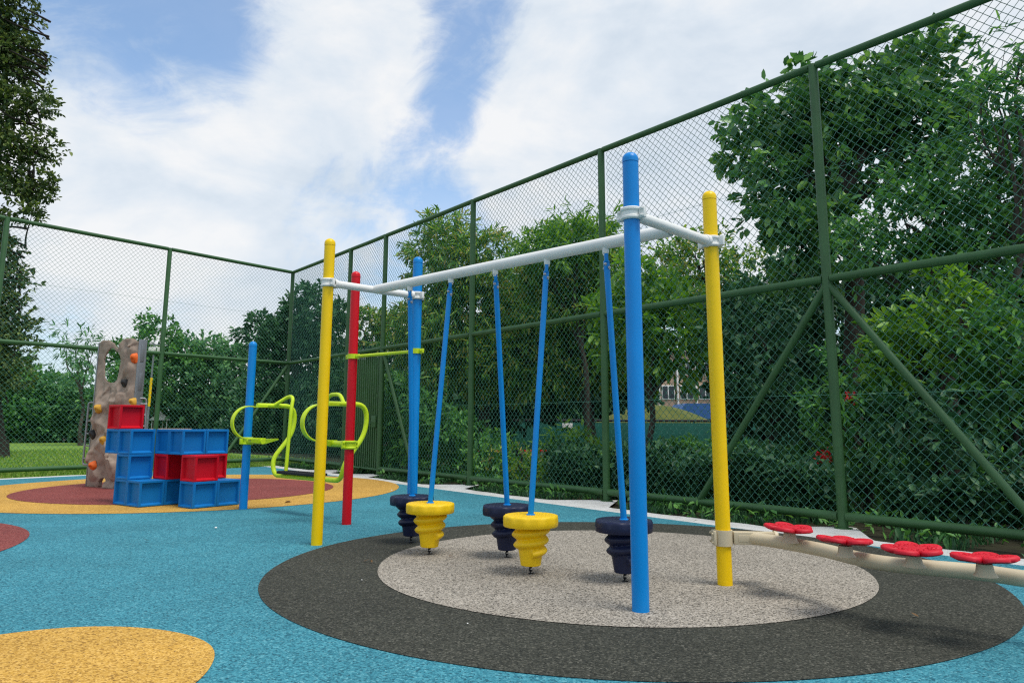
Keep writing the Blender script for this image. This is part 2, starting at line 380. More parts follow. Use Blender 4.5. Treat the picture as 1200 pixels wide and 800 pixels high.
# hanging pods -------------------------------------------------------------
def chain_link(b, c, axis, flat_dir, L=.034, r=.0045):
    axis = Vector(axis).normalized(); f = Vector(flat_dir); f = (f - axis * f.dot(axis)).normalized()
    pts = []
    w = .010
    for i in range(17):
        a = 2 * PI * i / 16
        pts.append(c + f * (w * math.cos(a)) + axis * ((L / 2 - w) * (1 if math.sin(a) >= 0 else -1) + w * math.sin(a)))
    b.tube(pts, r, 8, False)
def pod_parts(root, base, top, mat, seed, dz):
    """base: ground anchor, top: point under the beam"""
    rnd = random.Random(seed); x, y = base.x, base.y
    ph0 = rnd.random() * 6.28
    # stepping disc with scalloped rim
    n = 96; d = MB(); prof = [(.06, .346), (.185, .348), (.209, .350), (.2135, .355), (.2150, .392), (.2150, .414), (.2140, .426), (.209, .4325), (.200, .4345), (.12, .4335), (.0, .4335)]
    vs = []
    for i, (r, z) in enumerate(prof):
        for j in range(n):
            a = 2 * PI * j / n; sc = (.5 + .5 * math.cos(12 * a + ph0)) ** 1.6 * .7; rr = r; zz = z
            if 5 <= i <= 7: rr = r - .007 * sc; zz = z - .010 * sc * (1 if i > 5 else .8)
            vs.append((x + rr * math.cos(a), y + rr * math.sin(a), zz + dz))
    d.add(vs, [(i * n + j, i * n + (j + 1) % n, (i + 1) * n + (j + 1) % n, (i + 1) * n + j) for i in range(len(prof) - 1) for j in range(n)])
    # raised anti-slip studs
    for ring, cnt in ((.045, 6), (.075, 12), (.105, 17), (.135, 22), (.165, 27), (.19, 31)):
        for k in range(cnt):
            a = 2 * PI * k / cnt + ring * 9
            d.lathe((x + ring * math.cos(a), y + ring * math.sin(a), .4315 + dz), [(.009, 0), (.007, .004), (.0005, .0045)], 6)
    d.build('stepping_disc', mat, root, 50)
    # spiral body
    nz, n = 56, 56; z0, z1 = .062, .352; bmsh = MB(); vs = []
    for i in range(nz + 1):
        z = z0 + (z1 - z0) * i / nz
        for j in range(n):
            a = 2 * PI * j / n
            base_r = .078 + .045 * ((z - z0) / (z1 - z0))
            phase = (z - .150) / .078 - ((a + ph0) / (2 * PI)) % 1.0
            w = .5 + .5 * math.cos(2 * PI * phase)
            turn = phase
            env = max(0, min(1, (turn + .45) / .12)) * max(0, min(1, (2.6 - turn) / .12))
            r = base_r + .034 * env * w ** .6
            vs.append((x + r * math.cos(a), y + r * math.sin(a), z + dz))
    bmsh.add(vs, [(i * n + j, i * n + (j + 1) % n, (i + 1) * n + (j + 1) % n, (i + 1) * n + j) for i in range(nz) for j in range(n)])
    bmsh.add([(x + (r) * math.cos(2 * PI * j / n), y + r * math.sin(2 * PI * j / n), z + dz) for r, z in ((.078, .062), (.070, .0575), (.02, .0570)) for j in range(n)],
             [(i * n + j, (i + 1) * n + j, (i + 1) * n + (j + 1) % n, i * n + (j + 1) % n) for i in range(2) for j in range(n)])
    bmsh.build('spiral_body', mat, root, 60)
    # chain to the ground
    ch = MB()
    for k in range(3):
        chain_link(ch, Vector((x, y, .012 + k * .024 + dz * .5)), Z, (1, .3, 0) if k % 2 else (.3, -1, 0))
    ch.lathe((x, y, .006), [(.022, 0), (.022, .004), (.012, .007)], 14)
    ch.build('chain', MT['dark'], root)
    # hanging rod with its swivel
    lo = Vector((x, y, .43 + dz)); ax = (lo - top).normalized()
    up = top + ax * .16
    rod = MB(); rod.tube([up, lo + ax * .01], .0235, 20); rod.lathe(lo - Z * .002, [(.036, 0), (.034, .012), (.024, .016)], 20)
    ro = rod.build('hanging_rod', MT['blue'], root)
    sw = MB(); q = Z.rotation_difference(-ax).to_matrix()
    sw.bbox(top + ax * .135, (.046, .030, .09), .006, 2, q)
    sw.bbox(top + ax * .07, (.030, .046, .07), .006, 2, q)
    sw.build('swivel', MT['blue'], ro)
    bo = MB(); s_ = bd.cross(Z).normalized()
    for sg in (-1, 1):
        bolt(bo, top + ax * .12 + s_ * sg * .016, s_ * sg, .008); bolt(bo, top + ax * .15 + bd * sg * .022, bd * sg, .008)
    bo.build('bolts', MT['bolt'], ro)
    br = MB(); br.bbox(top + Vector((0, 0, -.012)), (.05, .05, .05), .008); br.lathe(top - Z * .05, [(.02, 0), (.02, .02)], 16)
    br.build('bracket', MT['white'], root)
def beam_at(px):           # where along the beam a hanger is seen
    lo, hi = 0., 1.
    for _ in range(50):
        m = (lo + hi) / 2; P = M1.lerp(M2, m) + Z * CZ - Vector((0, 0, HC))
        x = 600 + FPX * P.dot(R2) / P.dot(FW)
        if x < px: lo = m
        else: hi = m
    return lo
pods = [((-.972, 7.544), 480.5, 'navy', 'navy spiral pod hanging nearest the far blue post'),
        ((-.723, 6.882), 528.5, 'pod_yellow', 'yellow spiral pod nearer the far end, between two navy pods'),
        ((-.036, 6.747), 580.5, 'navy', 'middle navy spiral pod, partly behind a yellow pod'),
        ((.152, 6.029), 641.0, 'pod_yellow', 'nearer yellow spiral pod on the grey circle with bare chain below'),
        ((.839, 5.759), 709.5, 'navy', 'navy spiral pod hanging right behind the near blue post')]
for i, (b_, px, mt, lab) in enumerate(pods):
    f_ = beam_at(px); top = M1.lerp(M2, f_) + Z * (CZ - .048)
    base = Vector((b_[0], b_[1], 0))
    root = empty('hanging_pod', base, lab, 'swing pod', 'spiral step pods hanging from the beam')
    pod_parts(root, base, top, MT[mt], i, .012)

# ------------------------------------------------------------------ lime rocker between blue and red post
CEN = (BL + RED) / 2; uu = (RED - BL).normalized(); vv = Vector((-uu.y, uu.x, 0))
if vv.y < 0: vv = -vv
def lp(u, v, z): return Vector((CEN.x, CEN.y, 0)) + uu * u + vv * v + Z * z
half = (RED - BL).length / 2
rk = empty('standing_rocker', (CEN.x, CEN.y, 0), 'lime green standing rocker with curved springs, held between a blue and a red post', 'rocker')
tag(post(rk, BL, 2.263, MT['blue']), 'short blue post beside the blocks')
tag(post(rk, RED, 2.958, MT['red']), 'red post')
clamp(rk, BL, .90, MT['lime'], uu, .10); clamp(rk, RED, .895, MT['lime'], -uu, .10)
for sg in (-1, 1):
    a = MB(); a.tube([lp(sg * (half - .065), 0, .9), lp(sg * .74, 0, .9)], .036, 18)
    ar = a.build('arm', MT['lime'], rk)
    pd = MB(); U = .80 * sg   # tapered mounting plate under the spring foot
    w = .045
    pd.add([lp(U - w, -.16, .93), lp(U + w, -.16, .93), lp(U + w, .05, .93), lp(U + .01, .26, .935), lp(U - .01, .26, .935), lp(U - w, .05, .93),
            lp(U - w * .7, -.16, .89), lp(U + w * .7, -.16, .89), lp(U + w * .7, .05, .865), lp(U + .01, .26, .915), lp(U - .01, .26, .915), lp(U - w * .7, .05, .865)],
           [(0, 1, 2, 3, 4, 5), (11, 10, 9, 8, 7, 6)] + [(k, 6 + k, 6 + (k + 1) % 6, (k + 1) % 6) for k in range(6)])
    pd.build('spring_foot', MT['lime'], ar)
    # flat C shaped spring
    zc, rad = 1.145, .228; prof = []
    arc = [(.06, .935)] + [(-.17 + rad * math.cos(t_) * 1.12, zc + rad * math.sin(t_)) for t_ in (R(-68 - 9.4 * i) for i in range(0, 25))][:]
    arc = [(.05, .936)] + [(-.19 + .235 * math.cos(R(-75 - 210 * i / 24)), 1.148 + .213 * math.sin(R(-75 - 210 * i / 24))) for i in range(25)] + [(.06, 1.362)]
    sp_ = MB(); th = .007; wd = .036; vs = []
    for i, (v_, z_) in enumerate(arc):
        pa = Vector(arc[max(i - 1, 0)]); pb = Vector(arc[min(i + 1, len(arc) - 1)]); tn = (pb - pa).normalized(); nn = Vector((-tn.y, tn.x))
        for (o1, o2) in ((-wd, -th), (wd, -th), (wd, th), (-wd, th)):
            vs.append(lp(U + o1, v_ + nn.x * o2, z_ + nn.y * o2))
    k = len(arc); sp_.add(vs, [(i * 4 + j, i * 4 + (j + 1) % 4, (i + 1) * 4 + (j + 1) % 4, (i + 1) * 4 + j) for i in range(k - 1) for j in range(4)] + [(3, 2, 1, 0), (4 * k - 4, 4 * k - 3, 4 * k - 2, 4 * k - 1)])
    sp_.build('curved_spring', MT['lime'], rk)
    # handle: hump that runs down to the footboard
    h_ = MB(); hq = [lp(-.79, .16, 1.375), lp(-.66, .30, 1.50), lp(-.53, .29, 1.49), lp(-.485, .24, 1.32), lp(-.46, .19, .50)] if sg < 0 else [lp(.79, .16, 1.375), lp(.62, .22, 1.50), lp(.36, .24, 1.50), lp(.30, .22, 1.32), lp(.26, .19, .50)]
    h_.tube(fillet(hq, .09), .024, 16)
    h_.build('handle', MT['lime'], rk)
zt = 1.375
loop = [lp(-.80, -.08, zt), lp(-.80, .50, zt), lp(-.80, .50, 1.02), lp(-.80, .19, .66), lp(-.74, .19, .455), lp(.74, .19, .455), lp(.80, .19, .66), lp(.80, .50, 1.02), lp(.80, .50, zt), lp(.80, -.08, zt)]
b = MB(); b.tube(fillet(loop, .17, 7), .030, 18); b.build('loop_frame', MT['lime'], rk)
b = MB(); rot = Matrix((uu, vv, Z)).transposed(); b.bbox(lp(-.10, .19, .505), (.86, .20, .035), .01, 2, rot)
for q in range(20): b.box(lp(-.50 + q * .042, .19, .5235), (.012, .17, .004), rot)
b.build('footboard', MT['dark'], rk)

# lime bar from red post to far blue post
lb = empty('turning_bar', (RED + BB) / 2, 'thin lime green bar clamped from the red post to the far blue post', 'bar')
d = (BB - RED).normalized()
b = MB(); b.tube([RED + d * .03 + Z * 1.925, BB - d * .03 + Z * 1.925], .018, 16); b.build('rod', MT['lime'], lb)
for P, sg in ((RED, 1), (BB, -1)):
    b = MB(); b.lathe((P.x, P.y, 1.925), [(PR + .002, -.028), (PR + .012, -.028), (PR + .012, .028), (PR + .002, .028), (PR + .002, -.028)], 32)
    sd = Vector((-d.y, d.x, 0)); rot = Matrix((d, sd, Z)).transposed()
    for e in (-1, 1): b.bbox(P + d * e * .085 + Z * 1.925, (.07, .028, .05), .006, 2, rot)
    for e in (-1, 1): bolt(b, P + d * e * .095 - sd * .014 + Z * 1.925, -sd)
    b.build('clamp', MT['lime'], lb)

# ------------------------------------------------------------------ stepping rail with flowers
rail = empty('stepping_rail', (2.2, 4.9, 0), 'cream wavy tube rail with four crimson flower steps, clamped to the yellow post', 'stepping rail')
RZ = .335
rpts = [flat(x, y, RZ) for x, y in ((880, 630), (908, 634), (940, 639.5), (968, 645), (992, 651), (1025, 658), (1060, 662.5), (1095, 665.5), (1130, 668.5), (1165, 672.5), (1199, 677.5))]
dirn = (rpts[-1] - rpts[0]).normalized(); sdn = Vector((-dirn.y, dirn.x, 0))
e0 = rpts[-1]
rpts += [e0 + dirn * .16 + sdn * .02, e0 + dirn * .34 - sdn * .03, e0 + dirn * .55 + sdn * .03, e0 + dirn * .75]
b = MB(); b.tube(smooth(rpts, 5), .044, 24); b.build('tube', MT['cream'], rail)
d0 = (rpts[0] - YR); d0.z = 0; d0.normalize(); s0 = Vector((-d0.y, d0.x, 0)); rot = Matrix((d0, s0, Z)).transposed()
b = MB(); b.lathe((YR.x, YR.y, RZ), [(PR + .002, -.055), (PR + .013, -.055), (PR + .013, .055), (PR + .002, .055), (PR + .002, -.055)], 32)
L0 = (rpts[0] - YR).length
b.bbox(YR + d0 * (.05 + (L0 - .03) / 2) + Z * RZ, (L0 - .07, .075, .088), .006, 2, rot)
b.bbox(YR + d0 * (.05 + (L0 - .03) / 2) + Z * RZ, (L0 - .13, .081, .05), .004, 2, rot)
b.bbox(YR - d0 * .066 + Z * RZ, (.02, .12, .10), .006, 2, rot)
for q in (-.03, .03):
    for e in (-.045, .045): bolt(b, YR - d0 * .076 + s0 * e + Z * (RZ + q), -d0, .008)
b.lathe(YR + d0 * (L0 - .02) + Z * RZ, [(.042, -.012), (.056, -.010), (.058, 0), (.056, .010), (.042, .014)], 28, d0)
b.build('clamp', MT['cream'], rail)
def flower(c, rz, tilt):
    n = 120; b = MB(); vs = []
    rotm = Matrix.Rotation(tilt[0], 3, 'X') @ Matrix.Rotation(tilt[1], 3, 'Y')
    def rad(a): return .166 * (.62 + .38 * abs(math.cos(2.5 * a)) ** .62)
    prof = [(.30, -.016), (.90, -.015), (1.0, -.007), (1.0, .006), (.94, .014), (.82, .017), (.74, .011), (.52, .009), (.42, .014), (.15, .017), (.0, .017)]
    for k, z in prof:
        for j in range(n):
            a = 2 * PI * j / n; r = rad(a) * k
            if k < .35: r = .15 * k
            v = rotm @ Vector((r * math.cos(a + rz), r * math.sin(a + rz), z + .012 * (k ** 2) * (abs(math.cos(2.5 * a)) - .3)))
            vs.append(v + c)
    b.add(vs, [(i * n + j, i * n + (j + 1) % n, (i + 1) * n + (j + 1) % n, (i + 1) * n + j) for i in range(len(prof) - 1) for j in range(n)])
    rs = random.Random(int(abs(c.x) * 1000))
    for q in range(70):
        a = 2.39996 * q; r = .125 * math.sqrt((q + .5) / 70)
        if r > rad(a) * .9: continue
        v = rotm @ Vector((r * math.cos(a + rz), r * math.sin(a + rz), .011))
        b.lathe(c + v, [(.0065, 0), (.005, .006), (.0005, .0068)], 6)
    o = b.build('flower_step', MT['flower'], rail, 55)
    s_ = MB(); s_.lathe((c.x, c.y, RZ + .028), [(.060, 0), (.045, .02), (.038, c.z - RZ - .055)], 20)
    s_.build('stem', MT['cream'], o)
for (x, y), rz, tl in zip(((925, 619), (990, 633.5), (1070, 644), (1153, 654)), (.3, 1.25, .15, .95), ((.03, .05), (-.05, .06), (.03, -.03), (-.05, .0))):
    flower(flat(x, y, .452), rz, tl)
ep = e0 + dirn * .75
b = MB(); b.lathe((ep.x, ep.y, 0), [(PR, 0), (PR, .48), (.03, .52), (.0005, .525)], 28); tag(b.build('end_post', MT['yellow'], rail), 'yellow end post')

# ------------------------------------------------------------------ stack of blocks
BS, BH = .358, .347
A0 = Vector((-5.054, 10.451, 0)); br_ = Vector((.593, .805, 0)); bb_ = Vector((-.805, .593, 0))
def block_mesh():
    b = MB(); s = BS - .004; h = BH - .003; hs = s / 2; be = .004
    def side(o, ax, nrm):
        # ring, lips and recessed panel
        def P(a, z, dep): return o + ax * a + Z * z - nrm * dep
        O = [(-hs + be, be), (hs - be, be), (hs - be, h - be), (-hs + be, h - be)]
        I = [(-hs + .030, .020), (hs - .030, .020), (hs - .030, h - .030), (-hs + .030, h - .030)]
        J = [(-hs + .040, .042), (hs - .040, .042), (hs - .040, h - .036), (-hs + .040, h - .036)]
        vs = [P(a, z, 0) for a, z in O] + [P(a, z, 0) for a, z in I] + [P(a, z, .042) for a, z in J]
        fs = []
        for k in range(4):
            k2 = (k + 1) % 4; fs += [(k, k2, 4 + k2, 4 + k), (4 + k, 4 + k2, 8 + k2, 8 + k)]
        fs.append((8, 9, 10, 11)); b.add(vs, fs)
    X = Vector((1, 0, 0)); Y = Vector((0, 1, 0))
    side(-Y * hs, X, -Y); side(X * hs, Y, X); side(Y * hs, -X, Y); side(-X * hs, -Y, -X)
    # top and bottom, and the small bevels joining them
    c = hs - be
    tp = [(-c, -c, h), (c, -c, h), (c, c, h), (-c, c, h)]; bt = [(x, y, 0) for x, y, z in tp]
    b.add(tp, [(0, 1, 2, 3)]); b.add(bt, [(3, 2, 1, 0)])
    for (nx, ny) in ((0, -1), (1, 0), (0, 1), (-1, 0)):
        n_ = Vector((nx, ny, 0)); a_ = Vector((-ny, nx, 0))
        for zt_, zs in ((h, h - be), (0, be)):
            q = [n_ * c - a_ * c + Z * zt_, n_ * c + a_ * c + Z * zt_, n_ * hs + a_ * c + Z * zs, n_ * hs - a_ * c + Z * zs]
            b.add(q, [(3, 2, 1, 0) if zt_ else (0, 1, 2, 3)])
        a2 = a_
        q = [n_ * hs + a_ * c + Z * be, n_ * hs + a_ * c + Z * (h - be), n_ * c + a_ * hs + Z * (h - be), n_ * c + a_ * hs + Z * be]
        b.add(q, [(3, 2, 1, 0)])
        # corner chips
        b.add([n_ * hs + a_ * c + Z * (h - be), n_ * c + a_ * hs + Z * (h - be), n_ * c + a_ * c + Z * h], [(0, 1, 2)])
        b.add([n_ * hs + a_ * c + Z * be, n_ * c + a_ * hs + Z * be, n_ * c + a_ * c], [(2, 1, 0)])
    return b
blocks = [(0, 0, 0, 'b', 'blue block on the ground at the left front with its top left bare'),
          (0, 1, 0, 'b', 'blue block on the ground behind the left front one, under another blue block'),
          (1, 0, 0, 'b', 'shaded blue block on the ground in the gap, under a red block'),
          (1, -2, 0, 'b', 'foremost blue block on the ground, carrying the foremost red block'),
          (2, -2, 0, 'b', 'blue ground block beside the short blue post with bare top'),
          (2, -1, 0, 'b', 'mostly hidden blue ground block under the rear right red block'),
          (0, 1, 1, 'b', 'only blue block of the second layer, at the left'),
          (1, 0, 1, 'r', 'red block deep inside the gap under the blue row'),
          (1, -2, 1, 'r', 'foremost red block, standing on the foremost blue block'),
          (2, -1, 1, 'r', 'red block half hidden behind the foremost red one'),
          (0, 1, 2, 'b', 'third layer blue block in front of the topmost red block'),
          (0, 2, 2, 'b', 'overhanging blue block directly beneath the topmost red block'),
          (1, 0, 2, 'b', 'third layer blue block between the left pair and the front bridge'),
          (1, -1, 2, 'b', 'foremost third layer blue block bridging over the dark gap'),
          (2, -1, 2, 'b', 'third layer blue block at the right end, nearest the blue post'),
          (0, 2, 3, 'r', 'topmost red block, alone above the blue layer')]
bmsh_proto = {}
for (c_, r_, l_, col, lab) in blocks:
    pos = A0 + br_ * BS * (c_ + .5) + bb_ * BS * (r_ + .5) + Z * (BH * l_ + .009)
    if col not in bmsh_proto:
        o = block_mesh().build('building_block', MT['blockblue' if col == 'b' else 'blockred'], None, 30)
        bmsh_proto[col] = o
    else:
        o = bmsh_proto[col].copy(); COL.objects.link(o)
    o.location = pos; o.rotation_euler = (0, 0, math.atan2(br_.y, br_.x) + random.uniform(-.006, .006))
    tag(o, lab, 'block', 'blue and red building blocks in the stack')

# ------------------------------------------------------------------ climbing wall
W0 = Vector((-7.64, 13.80, 0)); W1 = flat(148, 573.5); W1.z = 0
wd_ = (W1 - W0); WL = 1.0; wx = wd_.normalized(); WL = wd_.length; wy = Vector((-wx.y, wx.x, 0))
if wy.y < 0: wy = -wy
WH = 2.62
def wp(s_, z, o=0): return W0 + wx * s_ + wy * o + Z * z
cw = empty('climbing_wall', W0 + wx * WL / 2, 'sand coloured moulded rock climbing wall with coloured holds and a hole', 'climbing wall')
from mathutils import noise as mn
nx, nz = 64, 176
def inside(s_, z):
    hole = ((s_ - .37 * WL) / (.262)) ** 2 + ((z - 2.15) / (.325)) ** 2
    ang = mn.noise(Vector((s_ * 5, z * 5, 3.3))) * .9
    if hole + ang * .45 < 1: return False
    arch = ((s_ - .43 * WL) / .075) ** 2 + (z / .17) ** 2
    if arch < 1: return False
    topl = WH - .05 + .05 * math.sin(s_ * 9) - .10 * max(0, 1 - abs(s_ - .50 * WL) / .16)
    return z < topl + .02
def relief(s_, z):
    p = Vector((s_ * 2.3, z * 2.0, .7))
    v = mn.noise(p) * .085 + .05 * abs(mn.noise(Vector((s_ * 4.2 + 7, z * 3.1, 2.2))))
    w = Vector((s_ * 1.6 + .4 * mn.noise(p * 1.3), z * 1.5, 5.1))
    rid = 1 - abs(mn.noise(w)) * 2.2
    v += .085 * max(0, rid) ** 2
    q = Vector((s_ * 3.2 + .5 * z, z * 2.2 - s_ * .6, 2.0)) + mn.noise_vector(Vector((s_ * 3, z * 3, 9))) * .25
    dd_, pp_ = mn.voronoi(q); tv = mn.noise_vector(pp_[0] * 7.3); v += .15 * (q - pp_[0]).dot(Vector((tv.x, tv.y, 0))) + .06 * tv.z + .05 * min(.5, dd_[1] - dd_[0])
    v += .018 * mn.noise(Vector((s_ * 9, z * 8, 1)))
    for bx, bz, brr, ba in ((.80, .42, .30, .11), (.22, .38, .28, .08), (.60, 1.35, .22, .07), (.25, 1.2, .30, .05), (.82, 2.2, .3, .08), (.15, 2.45, .2, .06)):
        dd = ((s_ - bx * WL) ** 2 + (z - bz) ** 2) / brr ** 2
        if dd < 1: v += ba * (1 - dd) ** .6
    hole = ((s_ - .37 * WL) / .262) ** 2 + ((z - 2.15) / .325) ** 2
    return v * .80 * max(.12, min(1, (hole - .9) / 2.2))
vid = {}; bw = MB(); fv = []
def vert(i, j, back):
    key = (i, j, back)
    if key not in vid:
        s_ = WL * i / nx; z = WH * j / nz
        o = .03 if back else -relief(s_, z) * min(1, (i + .3) / 11, (nx - i + .3) / 9) + .0
        vid[key] = len(bw.v); bw.v.append(tuple(wp(s_, z + .004, o)))
    return vid[key]
cells = {(i, j) for i in range(nx) for j in range(nz) if inside(WL * (i + .5) / nx, WH * (j + .5) / nz)}
for (i, j) in cells:
    bw.f.append((vert(i, j, 0), vert(i + 1, j, 0), vert(i + 1, j + 1, 0), vert(i, j + 1, 0)))
    bw.f.append((vert(i, j, 1), vert(i, j + 1, 1), vert(i + 1, j + 1, 1), vert(i + 1, j, 1)))
    for (di, dj, a, b2) in ((-1, 0, (i, j + 1), (i, j)), (1, 0, (i + 1, j), (i + 1, j + 1)), (0, -1, (i, j), (i + 1, j)), (0, 1, (i + 1, j + 1), (i, j + 1))):
        if (i + di, j + dj) not in cells:
            bw.f.append((vert(*b2, 0), vert(*a, 0), vert(*a, 1), vert(*b2, 1)))
wall_o = bw.build('rock_panel', MT['rock'], cw, 60)
md = wall_o.modifiers.new('soften', 'SMOOTH'); md.factor = .5; md.iterations = 2
rotw = Matrix((wx, wy, Z)).transposed()
for s_, nm in ((-.016, 'edge_frame'), (WL + .016, 'edge_frame')):
    e = MB(); e.bbox(wp(s_, WH / 2 - .01, .07), (.028, .15, WH - .03), .004, 2, rotw)
    eo = e.build(nm, MT['steel'], cw)
    e = MB()
    for q in range(5):
        e.bbox(wp(s_ + (.016 if s_ > 0 else -.016), .35 + q * .5, .07), (.012, .07, .30), .005, 2, rotw)
    e.build('stiffener', MT['steel'], eo)
def ladder(sx, z0, z1, ex):
    l_ = MB(); e0_ = 0 if sx < 0 else WL
    o_ = .0 if sx < 0 else .2
    l_.tube(fillet([wp(e0_, z1, .06), wp(e0_ + sx * (.10 + ex), z1, o_), wp(e0_ + sx * (.14 + ex), z0, o_ + .02), wp(e0_ + sx * .02, z0, .06)], .05), .018, 12)
    for k in range(5):
        z = z0 + (z1 - z0) * (k + .5) / 5
        l_.tube([wp(e0_, z, .06), wp(e0_ + sx * (.12 + ex), z, o_ + .01)], .012, 10)
    l_.build('side_ladder', MT['steel'], cw)
ladder(-1, .38, 1.5, .06); ladder(1, .6, 1.56, -.05)
holds = [(157, 420, 'orange'), (145, 449, 'black_hold'), (154, 471, 'ochre_hold'), (113, 479, 'ochre_hold'), (107, 509, 'black_hold'), (121, 516, 'ochre_hold'), (105, 546, 'orange')]
for k, (x, y, mt) in enumerate(holds):
    d_ = ray(x, y); o_ = Vector((0, 0, HC)); s_, z = .4, 1.2
    for _ in range(5):
        tt = (W0 - wy * (relief(s_, z) + .03) - o_).dot(wy) / d_.dot(wy); P = o_ + d_ * tt; s_ = (P - W0).dot(wx); z = P.z
    s_ = max(s_, .085)
    b = MB(); rs = random.Random(k); n = 14; vs = []; C = wp(s_, z, -relief(s_, z) * .9)
    rows = 7
    for i in range(rows):
        f_ = i / (rows - 1); rr = .068 * math.cos(f_ * PI / 2) ** .6
        for j in range(n):
            a = 2 * PI * j / n; w_ = 1 + .35 * mn.noise(Vector((math.cos(a) * 1.5 + k * 7, math.sin(a) * 1.5, f_)))
            vs.append(C + wx * rr * w_ * math.cos(a) + Z * rr * w_ * 1.25 * math.sin(a) - wy * (.085 * math.sin(f_ * PI / 2) * (1 + .3 * math.sin(a)) - .02))
    b.add(vs, [(i * n + j, i * n + (j + 1) % n, (i + 1) * n + (j + 1) % n, (i + 1) * n + j) for i in range(rows - 1) for j in range(n)])
    b.build('hold', MT[mt], cw, 60)

# ------------------------------------------------------------------ chain link fences
FH, FM, FB = 5.548, 2.855, .128
def wires(fn, t0, t1, z0, z1, cell=.112, r=.0028):
    """zigzag wires, each hooked to its neighbours, as four sided rods"""
    V = []; F = []
    ncol = max(1, int(round((t1 - t0) / (cell / 2)))); cw_ = (t1 - t0) / ncol
    nrow = int(math.ceil((z1 - z0) / (cell / 2)))
    base = 0
    zs = np.array([z0 + (z1 - z0) * k / nrow for k in range(nrow + 1)])
    for c_ in range(ncol):
        # columns alternate phase so every bend meets a bend
        xl = t0 + c_ * cw_; ph = c_ % 2
        ts = np.where((np.arange(nrow + 1) + ph) % 2 == 0, xl - .001, xl + cw_ + .001)
        ts = np.clip(ts, t0 + .004, t1 - .004)
        off = np.where((np.arange(nrow + 1)) % 2 == 0, .0035, -.0035)
        # insert points near bends for a rounded hook
        P = np.array([tuple(fn(tt, zz, oo)) for tt, zz, oo in zip(ts, zs, off)])
        n = len(P)
        along = np.array(fn(1, 0, 0) - fn(0, 0, 0)); nor = np.array(fn(0, 0, 1) - fn(0, 0, 0)); zz = np.array((0, 0, 1.))
        for (a, b2) in ((r, 0), (0, r), (-r, 0), (0, -r)):
            # offset in the fence plane normal to run approximated by vertical, and across
            V.append(P + zz * a * 1.25 + nor * b2)
        k = np.arange(n - 1)
        for q in range(4):
            q2 = (q + 1) % 4
            F.append(np.stack([base + q * n + k, base + q2 * n + k, base + q2 * n + k + 1, base + q * n + k + 1], 1))
        base += 4 * n
    return np.concatenate(V), np.concatenate(F)
def fence(root, fn, posts, braces, first=True, gate_bay=None, cell=.112, wr=.003):
    for i, t_ in enumerate(posts):
        if i == 0 and not first: continue
        b = MB(); p_ = fn(t_, 0, 0); b.lathe((p_.x, p_.y, -.05), [(.056, 0), (.056, FH + .05), (.05, FH + .075), (.02, FH + .085), (.0005, FH + .087)], 20)
        po = b.build('post', MT['fence'], root)
        c = MB(); c.lathe((p_.x, p_.y, -.01), [(.10, 0), (.10, .014), (.06, .016)], 20)
        c.build('base_plate', MT['fence'], po)
    for zz in (FH, FM, FB):
        for i in range(len(posts) - 1):
            if zz == FB and gate_bay == i: continue
            a, c = posts[i], posts[i + 1]
            b = MB(); b.tube([fn(a + .05, zz, 0), fn((a + c) / 2, zz - .004, 0), fn(c - .05, zz, 0)], .047 if zz != FB else .05, 16)
            b.build('rail', MT['fence'], root)
    for (ta, za, tb, zb) in braces:
        b = MB(); b.tube([fn(ta, za, 0), fn(tb, zb, 0)], .042, 16); b.build('brace', MT['fence'], root)
    for i in range(len(posts) - 1):
        a, c = posts[i] + .05, posts[i + 1] - .05
        z0 = FB + .02 if gate_bay != i else FM
        V, F = wires(lambda t_, z_, o_=0: fn(t_, z_, o_ + .054), a, c, z0, FH - .02, cell, wr)
        npmesh('chain_link_panel', V, F, MT['wire'], root)
        for zz in ((FM + FH) / 2, (FM + FB) / 2):
            if zz < z0: continue
            b = MB(); b.tube([fn(a, zz, .062), fn(c, zz, .062)], .0022, 6)
            b.build('tension_wire', MT['wire'], root)
rf = empty('chain_link_fence', fr(9, 0), 'tall green chain link fence running along the trees beside the play frame', 'fence', 'green chain link fences')
fence(rf, fr, RP, [(16.63, 2.80, 14.52, -.02), (16.63, 2.80, 18.72, -.02), (5.72, 2.80, 7.30, -.02)], True, 1, .112, .0040)
lf = empty('chain_link_fence', fl(8, 0), 'tall green chain link fence across the lawn behind the climbing wall and blocks', 'fence', 'green chain link fences')
fence(lf, fl, [0, 3.777, 7.465, 11.17, 14.87, 18.6], [(.02, 2.80, 2.05, -.02)], False, None)
# gate
gt = empty('fence_gate', fr(4.77, 0), 'dark green metal gate of upright bars set in the fence near its corner', 'gate')
b = MB(); ga, gb = 3.846 + .075, 5.697 - .075
b.tube(fillet([fr(ga, .10, .0), fr(ga, 2.74, .0), fr(gb, 2.74, .0), fr(gb, .10, .0), fr(ga, .10, 0)], .02, 2), .032, 12); b.build('gate_frame', MT['fence'], gt)
for k in range(15):
    tt = ga + (gb - ga) * (k + 1) / 16; b = MB()
    rot = Matrix((DR, NR, Z)).transposed(); b.bbox(fr(tt, 1.42, 0), (.05, .03, 2.60), .004, 1, rot); b.build('bar', MT['fence'], gt)
b = MB(); b.bbox(fr(gb - .16, 1.18, -.04), (.22, .05, .26), .008, 2, Matrix((DR, NR, Z)).transposed()); b.tube(fillet([fr(gb - .25, 1.15, -.07), fr(gb - .25, 1.15, -.12), fr(gb - .12, 1.15, -.12)], .02), .009, 8)
b.build('lock_box', MT['fence'], gt)

